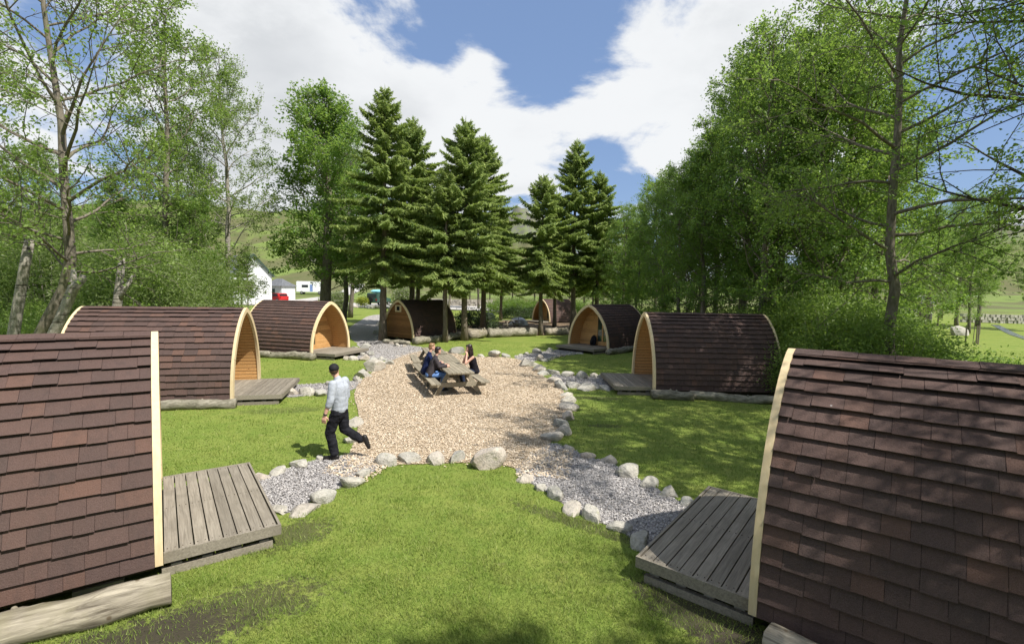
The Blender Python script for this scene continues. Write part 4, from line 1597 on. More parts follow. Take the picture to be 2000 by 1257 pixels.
# left side
plant('alder_tree', AIRY, 'tall airy tree with light leaves rising above the willow scrub', 'tree', -18.4, 25.5, 0.0, 1.0)
plant('birch_tree', BIRCH_F, 'fine-leaved pale birch beside the tall airy tree', 'tree', -18.2, 30.5, 0.7, 1.0)
plant('alder_tree', ALDER[0], 'broad dark alder filling the gap behind the fine-leaved birch', 'tree', -22.5, 33, 2.6, 0.82)
G_SC = 'willow scrub behind the sunlit pods'
for i, (x, y, s, k) in enumerate([(-15.2, 20.0, 1.0, 0), (-15.4, 22.6, 0.95, 0), (-17.5, 22.0, 1.1, 0), (-18.6, 26.8, 1.05, 0), (-20.5, 21.5, 1.1, 0), (-24, 24, 1.25, 0), (-19.5, 27, 1.2, 0)]):
    plant('willow_bush', WILLOW, 'bushy grey-green willow in the scrub behind the sunlit pods', 'bush', x, y, i * 1.3, s, G_SC, ('stem', 'foliage'))
for i, (x, y, s) in enumerate([(-13.8, 17.6, 0.55), (-16.0, 17.0, 0.6), (-12.2, 19.4, 0.5), (-18.2, 18.6, 0.75), (-11.6, 17.6, 0.42)]):
    plant('shrub', SHRUB, 'bright green shrub at the foot of the willow scrub', 'bush', x, y, i * 2.1, s, 'bright shrubs under the willow', ('stem', 'foliage'))
for i, (x, y, k, sc_) in enumerate([(-20.5, 25.0, 1, 0.58), (-26.5, 27.5, 0, 0.66), (-17.2, 25.8, 2, 0.5), (-29, 24, 1, 0.7)]):
    plant('alder_tree', ALDER[k], 'low bright leafy alder rising out of the willow scrub', 'tree', x, y, i * 1.7, sc_, 'alders in the willow scrub')
# leaning birch clump at the left
bx, by = -15.2, 14.8
SPARSE = gen_tree(51, 15, 0.19, 0.30, 4.4, 30, 8, 5, 20, 0.10, 'oval', 'bark_grey', 'leaf_light', bare=0.1, el=(10, 55),
                  trunk_pts=[(0, 0, -0.2), (0.35, 0.0, 0.8), (0.9, 0, 1.9), (1.5, 0.0, 3.0), (1.72, 0, 3.9), (1.68, 0, 5.0), (1.6, 0, 6.4), (1.5, 0.1, 8.0), (1.3, 0.1, 9.6), (1.2, 0, 11.2), (1.1, 0, 12.8), (0.9, 0, 14.6)])
bt = plant('birch_tree', SPARSE, 'leaning white-barked birch clump with sawn stubs and sparse grey twigs', 'tree', bx, by)
for pts, rd in [([(-0.45, 0.1, -0.2), (-0.3, 0.1, 1.2), (0.0, 0.05, 2.4), (0.25, 0.05, 3.6), (0.5, 0, 4.45)], [0.17, 0.155, 0.14, 0.13, 0.12]),
                ([(0.5, -0.2, -0.2), (1.0, -0.2, 1.0), (1.55, -0.2, 2.1), (1.95, -0.2, 3.0), (2.3, -0.2, 3.35)], [0.18, 0.165, 0.15, 0.14, 0.10]),
                ([(1.8, -0.2, 2.7), (1.95, -0.2, 3.2), (2.0, -0.2, 3.6)], [0.12, 0.09, 0.06])]:
    MB().tube(pts, rd, 10).build('stub_stem', 'bark_birch', bt, True)
snag = thing('snag', 'short forked dead birch snag standing among the willow scrub', 'snag', (-14.3, 17.1, 0), 0)
MB().tube([(0, 0, -0.2), (0.15, 0, 1.2), (0.3, 0, 2.3), (0.45, 0, 3.4), (0.55, 0, 4.1)], [0.19, 0.17, 0.15, 0.12, 0.09], 9).build('trunk', 'bark_birch', snag, True)
MB().tube([(0.32, 0, 2.5), (0.6, 0, 3.0), (0.95, 0, 3.5)], [0.11, 0.08, 0.05], 8).build('limb', 'bark_birch', snag, True)
plant('alder_tree', AIRY, 'sparse tall tree beyond the leaning birch clump', 'tree', -24.5, 22.0, 2.2, 0.92)
plant('alder_tree', ALDER[0], 'dense dark alder far beyond the leaning birch clump', 'tree', -36, 30, 0.5, 0.72)
for i, (x, y, s, k) in enumerate([(-42, 40, 0.7, 1), (-34, 40, 0.6, 0), (-28, 41, 0.6, 1), (-48, 50, 0.75, 2), (-39, 52, 0.65, 0), (-30, 36, 0.55, 2)]):
    plant('alder_tree', ALDER[k], 'rounded tree in the belt between the scrub and the white house', 'tree', x, y, i * 1.1, s, 'tree belt behind the scrub')

# right-hand grove
G_R = 'alders in the dense grove behind the dark pods'
RT = [(8.4, 33, 1, 0.56), (8.7, 25.2, 0, 0.60), (8.5, 21.6, 1, 0.72), (9.6, 18.9, 0, 0.80), (11.6, 18.2, 1, 0.88), (13.4, 19.4, 2, 0.88), (10.6, 22.2, 2, 0.82), (13.0, 23.2, 0, 0.92),
      (11.0, 26.4, 1, 0.84), (14.0, 26.4, 0, 0.96), (9.5, 30.2, 2, 0.64), (12.2, 31.2, 1, 0.84), (8.2, 36.0, 0, 0.58), (15.8, 21.2, 1, 0.78), (17.2, 25.6, 2, 0.88), (11.0, 37, 0, 0.72)]
for i, (x, y, k, s) in enumerate(RT):
    plant('alder_tree', ALDER[k], 'leafy alder in the dense grove behind the dark pods', 'tree', x, y, i * 0.9, s, G_R)
EDGE = gen_tree(61, 17, 0.17, 0.20, 4.8, 32, 7, 5, 25, 0.11, 'oval', 'bark_grey', 'leaf_light', el=(2, 50), up=0.03)
plant('alder_tree', EDGE, 'tall airy alder with stout lichened trunk at the grove edge', 'tree', 10.7, 13.7, 0.3, 0.86)
# trees just beyond the frame whose boughs hang over the dark pods
NEAR_T = gen_tree(62, 14, 0.22, 0.28, 5.0, 22, 7, 5, 19, 0.085, 'oval', 'bark_dark', 'leaf_alder', el=(0, 45), up=0.02, twig=0.7, clump=0.15)
plant('alder_tree', NEAR_T, 'alder beside the dark pods with thin boughs overhanging the clearing', 'tree', 12.9, 10.2, 0.8, 1.0)
plant('alder_tree', NEAR_T, 'alder behind the raking-light pod with dark overhanging boughs', 'tree', 9.6, 5.4, 3.0, 0.86)
plant('alder_tree', ALDER[1], 'dense alder behind the viewpoint shading the front lawn', 'tree', 6.1, -0.5, 0.0, 0.74)
SHADE = gen_tree(63, 15, 0.24, 0.48, 4.2, 24, 7, 5, 30, 0.12, 'oval', 'bark_grey', 'leaf_alder')
plant('alder_tree', SHADE, 'high-crowned alder beside the dark pods shading the side lawn', 'tree', 9.6, 5.6, 1.9, 0.82)
plant('alder_tree', SHADE, 'high-crowned alder beyond the dappled pod shading its roof', 'tree', 13.4, 9.0, 0.4, 1.0)
plant('alder_tree', NEAR_T, 'slender alder close behind the raking-light pod', 'tree', 8.6, 1.6, 1.2, 0.72)
for i, (x, y, k, sc_) in enumerate([(38.5, 44.5, 0, 0.62), (44.0, 46.5, 2, 0.62)]):
    plant('alder_tree', ALDER[k], 'bright leafy alder standing on the far side of the mown meadow', 'tree', x, y, i * 2.2, sc_, 'alders beside the meadow')
G_RS = 'shrubs under the grove behind the raking-light pod'
for i, (x, y, s) in enumerate([(10.4, 15.6, 1.0), (11.7, 16.4, 0.9), (9.4, 18.0, 0.85), (11.4, 18.6, 1.1), (13.9, 18.9, 0.95), (10.8, 13.4, 0.8), (9.0, 14.9, 0.55), (8.9, 22.8, 0.7), (10.6, 24.2, 0.8), (9.4, 28.4, 0.7), (12.2, 21.0, 0.9), (8.3, 31.2, 0.75), (14.6, 22.6, 0.95)]):
    plant('shrub', SHRUB, 'leafy green shrub under the grove behind the raking-light pod', 'bush', x, y, i * 1.4, s, G_RS, ('stem', 'foliage'))
for i, (x, y, s) in enumerate([(11.2, 11.6, 0.8), (12.6, 12.6, 0.8), (9.2, 12.4, 0.7), (13.6, 14.6, 0.9)]):
    plant('hedge_bush', HEDGE, 'low spreading bush between the raking-light pod and the mown meadow', 'bush', x, y, i * 0.8, s, 'low bushes beside the meadow', ('stem', 'foliage'))
for i, (x, y, s, k) in enumerate([(41, 48, 0.8, 1), (47, 51, 0.86, 0), (53, 55, 0.9, 2), (36, 47, 0.66, 0), (44, 52, 0.7, 2), (55, 50, 0.7, 0), (30, 46, 0.62, 1), (62, 70, 0.9, 2), (48, 76, 0.9, 1), (75, 66, 0.8, 0), (28, 58, 0.8, 0)]):
    plant('alder_tree', ALDER[k], 'rounded tree beyond the mown meadow', 'tree', x, y, i, s, 'trees beyond the meadow')
plant('alder_tree', ALDER[2], 'leafy tree shading the small far pod', 'tree', 9.9, 48.6, 0.4, 0.62)
plant('alder_tree', ALDER[0], 'leafy tree at the back corner of the small far pod', 'tree', 9.0, 54.0, 1.4, 0.6)
for i, (x, y, k, sc_) in enumerate([(-8, 92, 0, 0.75), (-2, 95, 2, 0.7), (4, 90, 1, 0.75), (10, 86, 0, 0.8), (16, 84, 2, 0.8), (22, 82, 1, 0.85), (-14, 98, 1, 0.7)]):
    plant('alder_tree', ALDER[k], 'tree in the wood beyond the far track', 'tree', x, y, i * 1.1, sc_, 'broadleaf wood beyond the far track')
# bracken and shrubs behind the far pod
for i, (x, y, s) in enumerate([(1.5, 60, 1.7), (4.5, 61, 1.8), (-1.2, 63, 1.6), (7.4, 59, 1.7), (2.8, 57, 1.3), (10, 56, 1.6)]):
    plant('bracken_bush', LOW, 'bright bracken clump beside the track behind the far pod', 'bush', x, y, i * 1.9, s, 'bracken by the track', ('stem', 'foliage'))
DARKB = gen_bush(45, 2.0, 1.0, 1.25, 60, 130, 0.12, 'leaf_dark', 0.24, 0.4)
for i, (x, y, s) in enumerate([(0.4, 54.3, 0.9), (2.6, 55.2, 0.9)]):
    plant('hedge_bush', DARKB, 'dark low hedge at the back of the spruce clearing', 'bush', x, y, i * 0.2, s, 'dark hedge behind clearing', ('stem', 'foliage'))
plant('hedge_bush', DARKB, 'dark bush beside the shaded pod among spruces', 'bush', -3.0, 40.5, 0.6, 1.1, None, ('stem', 'foliage'))
for i, (x, y, s, k) in enumerate([(-14, 66, 0.8, 0), (-9, 68, 0.75, 2), (-19, 84, 0.8, 1), (-5, 72, 0.8, 0), (-24, 90, 0.7, 2)]):
    plant('alder_tree', ALDER[k], 'tree standing beyond the car park', 'tree', x, y, i * 2.0, s, 'trees beyond the car park')
PALE = gen_bush(46, 1.8, 1.6, 2.2, 70, 110, 0.2, 'leaf_pale', 0.3, 0.45)
plant('shrub', PALE, 'variegated pale shrub by the car park below the large tree', 'bush', -22.6, 62, 0, 1.0, None, ('stem', 'foliage'))
plant('shrub', PALE, 'pale blossoming shrub beside the parked green vehicle', 'bush', -13.5, 62, 2, 1.3, None, ('stem', 'foliage'))
YEL = gen_bush(47, 0.9, 0.8, 1.3, 40, 70, 0.16, 'leaf_yellow', 0.2, 0.5)
plant('shrub', YEL, 'bright yellow shrub in the car park', 'bush', -22.6, 73, 0, 1.0, None, ('stem', 'foliage'))
plant('spruce_tree', SPRUCE[2], 'dark young conifer in front of the white house', 'spruce tree', -33.6, 60, 0.5, 0.62)
plant('alder_tree', AIRY, 'slender young tree screening the white house gable', 'tree', -31.5, 57.5, 1.5, 0.42)
G_B = 'unseen trees added behind the viewpoint'  # out of view, added to cut the ambient skylight reaching the pods
for i, (x, y, k, s_) in enumerate([(-7, -7, 0, 0.8), (-1.5, -9, 2, 0.85), (11, -5, 1, 0.9), (-12, -3, 1, 0.8), (15, 1.5, 0, 0.9), (4, -12, 0, 0.9), (-16, 3, 2, 0.8)]):
    plant('alder_tree', ALDER[k], 'unseen alder added behind the viewpoint to block skylight', 'tree', x, y, i * 1.3, s_, G_B)

# ------------------------------------------------------------------ picnic tables
def picnic_table(x, y, deg, L, label, planks=6):
    """origin at the middle of the near end; local x runs along the table"""
    T_ = thing('picnic_table', label, 'picnic table', (x, y, 0), R(deg), 'wooden picnic tables')
    tw = 0.80
    pw = tw / planks
    for i in range(planks):
        y0 = -tw / 2 + i * pw
        MB().box(0, L, y0 + 0.006, y0 + pw - 0.006, 0.708, 0.748).build('top_plank', 'table_wood', T_)
    for s_ in (-1, 1):
        for k in range(2):
            y0 = s_ * (0.60 + 0.145 * k)
            MB().box(-0.02, L + 0.02, y0 - 0.068 + (0.066 if s_ > 0 else -0.066), y0 + 0.068 + (0.066 if s_ > 0 else -0.066), 0.408, 0.448).build('seat_plank', 'table_wood', T_)
    for xx in (0.42, L - 0.42):
        for s_ in (-1, 1):
            MB().bar((xx, s_ * 0.27, 0.705), (xx, s_ * 0.68, 0.0), 0.05, 0.125).build('leg', 'table_wood', T_)
        MB().box(xx - 0.076, xx - 0.028, -0.86, 0.86, 0.27, 0.405).build('cross_beam', 'table_wood', T_)
        MB().box(xx + 0.028, xx + 0.07, -0.36, 0.36, 0.60, 0.705).build('top_batten', 'table_wood', T_)
    MB().bar((0.47, 0, 0.36), (L / 2, 0, 0.69), 0.05, 0.08).build('brace', 'table_wood', T_)
    MB().bar((L - 0.47, 0, 0.36), (L / 2, 0, 0.69), 0.05, 0.08).build('brace', 'table_wood', T_)
    return T_


TA = 109.3
tdx, tdy = math.cos(R(TA)), math.sin(R(TA))
t0 = (-1.45, 14.02)
picnic_table(t0[0], t0[1], TA, 2.3, 'weathered picnic table where three people sit facing each other')
picnic_table(t0[0] + tdx * 2.36, t0[1] + tdy * 2.36, TA, 1.8, 'short picnic table pushed against the far end of the occupied one')
picnic_table(-2.82, 18.25, 106, 2.2, 'empty picnic table in line behind the seated people')
picnic_table(-0.9, 41.6, 12, 1.7, 'dark picnic table standing alone in the spruce clearing')
pt = picnic_table(-31.5, 78.5, 10, 1.8, 'small brown picnic table beside the car park')
pt.location.z = th(-31.5, 78.5) + 0.1
dome = thing('dome_tent', 'small pale grey dome tent behind the lone picnic table', 'tent', (0.6, 45.5, th(0.6, 45.5)), 0)
mb = MB()
for i in range(6):
    pass
rings = [(1.0 * math.cos(a), 0.85 * math.sin(a)) for a in np.linspace(0, math.pi / 2 * 0.98, 7)]
mb.tube([(0, 0, z_ - 0.02) for r_, z_ in rings], [max(r_, 0.02) for r_, z_ in rings], 14)
mb.build('canopy', 'rim_grey', dome, True)
MB().tube([(0, -1.02, 0), (0, -0.86, 0.45), (0, -0.45, 0.8), (0, 0, 0.88), (0, 0.45, 0.8), (0, 0.86, 0.45), (0, 1.02, 0)], 0.02, 6).build('pole', 'charcoal_cloth', dome)

# ------------------------------------------------------------------ people
_sb = bmesh.new()
bmesh.ops.create_uvsphere(_sb, u_segments=12, v_segments=8, radius=1.0)
_sb.verts.ensure_lookup_table()
BALL_V = [v.co.copy() for v in _sb.verts]
BALL_F = [[v.index for v in f.verts] for f in _sb.faces]
_sb.free()


class Lump:
    """closed volumes collected as plain lists, joined later by the voxel remesh"""
    def __init__(self):
        self.V, self.F = [], []

    def ball(self, m_):
        n_ = len(self.V)
        self.V += [m_ @ v for v in BALL_V]
        self.F += [[q + n_ for q in f] for f in BALL_F]

    def cone(self, a, b_, r0, r1, seg=12):
        d = (b_ - a).normalized()
        q = d.to_track_quat('Z', 'Y')
        n_ = len(self.V)
        for p_, r_ in ((a, r0), (b_, r1)):
            for k in range(seg):
                an = k * 2 * math.pi / seg
                self.V.append(p_ + q @ Vector((math.cos(an) * r_, math.sin(an) * r_, 0)))
        for k in range(seg):
            k2 = (k + 1) % seg
            self.F.append([n_ + k, n_ + k2, n_ + seg + k2, n_ + seg + k])
        self.F.append([n_ + k for k in range(seg - 1, -1, -1)])
        self.F.append([n_ + seg + k for k in range(seg)])


def add_ball(bm, c, r, seg=12):
    rr = (r, r, r) if isinstance(r, (int, float)) else r
    bm.ball(Matrix.Translation(c) @ Matrix.Diagonal((*rr, 1)))


def add_limb(bm, pts, rad, flat=1.0):
    """tapered limb through pts, ball at every joint"""
    for p, r_ in zip(pts, rad):
        add_ball(bm, p, r_)
    for i in range(len(pts) - 1):
        a, b_ = Vector(pts[i]), Vector(pts[i + 1])
        if (b_ - a).length > 1e-5:
            bm.cone(a, b_, rad[i], rad[i + 1])


BLOB = {}


def blob(name, fn, mat, parent, voxel=0.012, smooth=4, wrinkle=0.0):
    lp = Lump()
    fn(lp)
    me = bpy.data.meshes.new(name)
    me.from_pydata([tuple(v) for v in lp.V], [], lp.F)
    if not BLOB:
        BLOB['scene'] = bpy.data.scenes.new('workbench')
        BLOB['ob'] = bpy.data.objects.new('workpiece', me)
        BLOB['scene'].collection.objects.link(BLOB['ob'])
        BLOB['r'] = BLOB['ob'].modifiers.new('r', 'REMESH')
        BLOB['r'].mode = 'VOXEL'
        BLOB['s'] = BLOB['ob'].modifiers.new('s', 'SMOOTH')
        BLOB['s'].factor = 0.5
    ob = BLOB['ob']
    ob.data = me
    BLOB['r'].voxel_size = voxel
    BLOB['s'].iterations = smooth
    vl = BLOB['scene'].view_layers[0]
    vl.update()
    me2 = bpy.data.meshes.new_from_object(ob.evaluated_get(vl.depsgraph))
    me2.name = name
    if wrinkle:
        nv = len(me2.vertices)
        co, nr = np.empty(nv * 3, np.float32), np.empty(nv * 3, np.float32)
        me2.vertices.foreach_get('co', co)
        me2.vertices.foreach_get('normal', nr)
        co, nr = co.reshape(-1, 3), nr.reshape(-1, 3)
        kk = np.array([mnoise.noise(Vector((c[0] * 9, c[1] * 9, c[2] * 16))) + 0.5 * mnoise.noise(Vector((c[0] * 22, c[1] * 22, c[2] * 30 + 7))) for c in co.tolist()], np.float32)
        me2.vertices.foreach_set('co', (co + nr * (kk * wrinkle)[:, None]).ravel())
    me2.polygons.foreach_set('use_smooth', np.ones(len(me2.polygons), bool))
    me2.materials.clear()
    me2.materials.append(M(mat))
    return link(name, me2, parent)


def V3(*a):
    return Vector(a)


def hand(bm, wrist, d, palm_n, thumb_side, L=0.18, curl=0.5):
    """palm, four fingers and a thumb from the wrist along d; palm_n is the palm normal"""
    d = Vector(d).normalized()
    n_ = Vector(palm_n)
    n_ = (n_ - d * n_.dot(d)).normalized()
    s_ = d.cross(n_).normalized() * thumb_side
    w_ = Vector(wrist)
    for k in (-0.028, -0.009, 0.010, 0.028):
        add_limb(bm, [w_ + d * 0.01 + s_ * k * 0.6, w_ + d * 0.085 + s_ * k], [0.017, 0.015])
    for k, fl in zip((0.030, 0.010, -0.010, -0.029), (0.068, 0.078, 0.072, 0.056)):
        p0 = w_ + d * 0.088 + s_ * k * 1.15
        d1 = (d + n_ * curl * 0.5 + s_ * k * 3).normalized()
        d2 = (d + n_ * curl * 1.6 + s_ * k * 2).normalized()
        add_limb(bm, [p0, p0 + d1 * fl * 0.5, p0 + d1 * fl * 0.5 + d2 * fl * 0.55], [0.0095, 0.009, 0.0078])
    q0 = w_ + d * 0.03 + s_ * 0.032
    q1 = q0 + (d * 0.6 + s_ * 0.75 + n_ * 0.3).normalized() * 0.042
    add_limb(bm, [q0, q1, q1 + (d * 0.85 + s_ * 0.25 + n_ * 0.4).normalized() * 0.035], [0.014, 0.0115, 0.009])


def head(bm, c, yaw, s_=1.0, pitch=0.0):
    """head with brow, nose, jaw and ears; c centre, yaw faces"""
    m_ = Matrix.Translation(c) @ Matrix.Rotation(yaw, 4, 'Z') @ Matrix.Rotation(pitch, 4, 'Y') @ Matrix.Diagonal((s_, s_, s_, 1))

    def ball(p, r_):
        mm = m_ @ Matrix.Translation(p) @ Matrix.Diagonal((r_[0], r_[1], r_[2], 1))
        bm.ball(mm)
    ball((-0.012, 0, 0.025), (0.094, 0.076, 0.092))
    ball((0.018, 0, -0.035), (0.070, 0.062, 0.080))
    ball((0.055, 0, -0.088), (0.032, 0.036, 0.026))
    ball((0.088, 0, -0.018), (0.016, 0.013, 0.022))
    ball((0.078, 0, 0.012), (0.016, 0.014, 0.03))
    ball((0.080, 0, -0.056), (0.012, 0.024, 0.009))
    ball((0.066, 0, 0.036), (0.026, 0.054, 0.014))
    for s2 in (-1, 1):
        ball((-0.005, s2 * 0.077, -0.008), (0.018, 0.008, 0.03))
        ball((0.052, s2 * 0.036, -0.03), (0.024, 0.022, 0.022))
    return m_


def features(m_, parent):
    e = MB()
    for s2 in (-1, 1):
        c_ = m_ @ Vector((0.0745, s2 * 0.031, 0.008))
        e.tube([c_ - Vector((0, 0, 0.005)), c_, c_ + Vector((0, 0, 0.005))], [0.004, 0.009, 0.004], 6)
    e.build('eyes', 'hair_dark', parent, True)


def man():
    p = thing('person', 'walking person in black cap, pale grey sweater and black trousers on the gravel', 'person', (-3.20, 8.74, 0.012), R(178))
    # local: x forward, y left, z up
    hipL, hipR = V3(-0.06, 0.085, 0.93), V3(-0.08, -0.085, 0.93)
    kneeL, ankL = V3(0.07, 0.10, 0.50), V3(-0.015, 0.10, 0.09)
    kneeR, ankR = V3(-0.13, -0.09, 0.51), V3(-0.45, -0.09, 0.33)
    shL, shR = V3(-0.03, 0.20, 1.40), V3(-0.09, -0.20, 1.40)
    elL, wrL = V3(-0.01, 0.265, 1.11), V3(0.08, 0.285, 0.865)
    elR, wrR = V3(-0.10, -0.27, 1.10), V3(0.08, -0.24, 0.92)
    hc = V3(0.03, 0.0, 1.62)

    def body(bm):
        add_limb(bm, [V3(-0.07, 0, 0.95), V3(-0.06, 0, 1.15), V3(-0.06, 0, 1.32)], [0.10, 0.09, 0.085])
        add_limb(bm, [V3(-0.06, 0, 1.40), V3(-0.01, 0, 1.52), hc + V3(-0.01, 0, 0)], [0.05, 0.055, 0.055])
        for s_, e_, w_, ts in ((shL, elL, wrL, 1), (shR, elR, wrR, -1)):
            add_limb(bm, [s_, e_, (e_ + w_) / 2 + V3(0, 0, 0.02), w_], [0.05, 0.043, 0.040, 0.028])
            hand(bm, w_, (w_ - e_).normalized() + V3(-0.15, 0, -0.2), V3(0, -ts, 0), 1 if ts > 0 else -1)
        for h_, k_, a_ in ((hipL, kneeL, ankL), (hipR, kneeR, ankR)):
            add_limb(bm, [h_, k_, a_], [0.075, 0.05, 0.035])
        head(bm, hc, R(-70))
    b_ = blob('body', body, 'skin', p, 0.0075, 3)
    m_ = Matrix.Translation(hc) @ Matrix.Rotation(R(-70), 4, 'Z')
    features(m_, p)

    def sweater(bm):
        add_limb(bm, [V3(-0.075, 0.05, 0.93), V3(-0.07, 0.055, 1.10), V3(-0.06, 0.07, 1.30), V3(-0.055, 0.10, 1.385)], [0.128, 0.132, 0.138, 0.085])
        add_limb(bm, [V3(-0.075, -0.05, 0.93), V3(-0.075, -0.055, 1.10), V3(-0.08, -0.07, 1.30), V3(-0.07, -0.10, 1.385)], [0.128, 0.132, 0.138, 0.085])
        add_limb(bm, [V3(-0.05, 0, 1.40), V3(-0.035, 0, 1.475)], [0.10, 0.068])
        for s_, e_, w_ in ((shL, elL, wrL), (shR, elR, wrR)):
            mid = e_ + (w_ - e_) * 0.22
            add_limb(bm, [s_, (s_ + e_) / 2, e_, mid], [0.082, 0.072, 0.066, 0.060])
            add_limb(bm, [mid + (w_ - e_) * -0.06, mid + (w_ - e_) * 0.06], [0.064, 0.062])
    blob('sweater', sweater, 'sweater_grey', p, 0.011, 2, 0.006)

    def hem(bm):
        add_limb(bm, [V3(-0.075, 0.055, 0.885), V3(-0.075, 0.055, 0.92)], [0.122, 0.124])
        add_limb(bm, [V3(-0.075, -0.055, 0.885), V3(-0.075, -0.055, 0.92)], [0.122, 0.124])
    # trousers
    def trousers(bm):
        add_limb(bm, [V3(-0.07, 0.045, 0.86), V3(-0.07, 0.045, 0.96)], [0.122, 0.112])
        add_limb(bm, [V3(-0.075, -0.045, 0.86), V3(-0.075, -0.045, 0.96)], [0.122, 0.112])
        add_limb(bm, [hipL + V3(0, 0, -0.08), (hipL + kneeL) / 2, kneeL, (kneeL + ankL) / 2 + V3(-0.01, 0, 0), ankL + V3(0.0, 0, 0.04)], [0.115, 0.105, 0.088, 0.086, 0.082])
        add_limb(bm, [hipR + V3(0, 0, -0.08), (hipR + kneeR) / 2, kneeR, (kneeR + ankR) / 2, ankR + V3(0.03, 0, 0.01)], [0.112, 0.10, 0.088, 0.084, 0.078])
    blob('trousers', trousers, 'black_cloth', p, 0.011, 2, 0.014)

    def shoes(bm):
        add_limb(bm, [ankL + V3(-0.045, 0, -0.035), ankL + V3(0.06, 0, -0.045), ankL + V3(0.17, 0.01, -0.055)], [0.05, 0.047, 0.038])
        add_limb(bm, [ankL + V3(-0.01, 0, 0.03), ankL + V3(-0.01, 0, -0.03)], [0.047, 0.05])

    def shoe_r(bm):
        d = V3(-0.10, 0, -0.24).normalized()
        h_ = ankR + V3(-0.055, 0, 0.045)
        add_limb(bm, [h_, h_ + d * 0.10, h_ + d * 0.20], [0.050, 0.047, 0.038])
        add_limb(bm, [ankR + V3(0.02, 0, 0.0), h_ + d * 0.04], [0.047, 0.05])
    blob('shoe', shoes, 'shoe_black', p, 0.01, 2)
    blob('shoe', shoe_r, 'shoe_black', p, 0.01, 2)

    def hair(bm):
        mm = Matrix.Translation(hc) @ Matrix.Rotation(R(-70), 4, 'Z')
        for q, r_ in (((-0.035, 0, -0.005), (0.078, 0.078, 0.062)), ((-0.02, 0.05, 0.01), (0.05, 0.032, 0.045)), ((-0.02, -0.05, 0.01), (0.05, 0.032, 0.045))):
            bm.ball(mm @ Matrix.Translation(q) @ Matrix.Diagonal((*r_, 1)))
    blob('hair', hair, 'hair_brown', p, 0.008, 2)

    def cap(bm):
        mm = Matrix.Translation(hc) @ Matrix.Rotation(R(-70), 4, 'Z') @ Matrix.Rotation(R(-6), 4, 'Y')
        n0 = len(bm.V)
        bm.ball(mm @ Matrix.Translation((-0.012, 0, 0.045)) @ Matrix.Diagonal((0.108, 0.092, 0.092, 1)))
        inv = mm.inverted()
        for k in range(n0, len(bm.V)):
            q = inv @ bm.V[k]
            q.z = max(q.z, 0.022)
            bm.V[k] = mm @ q
        bm.ball(mm @ Matrix.Translation((0.105, 0, 0.032)) @ Matrix.Diagonal((0.075, 0.07, 0.012, 1)))
    blob('cap', cap, 'cap_black', p, 0.007, 2)
    ax = (wrL - elL).normalized()
    MB().tube([wrL - ax * 0.03, wrL - ax * 0.005], 0.036, 12).build('watch', 'watch_black', p, True)


man()


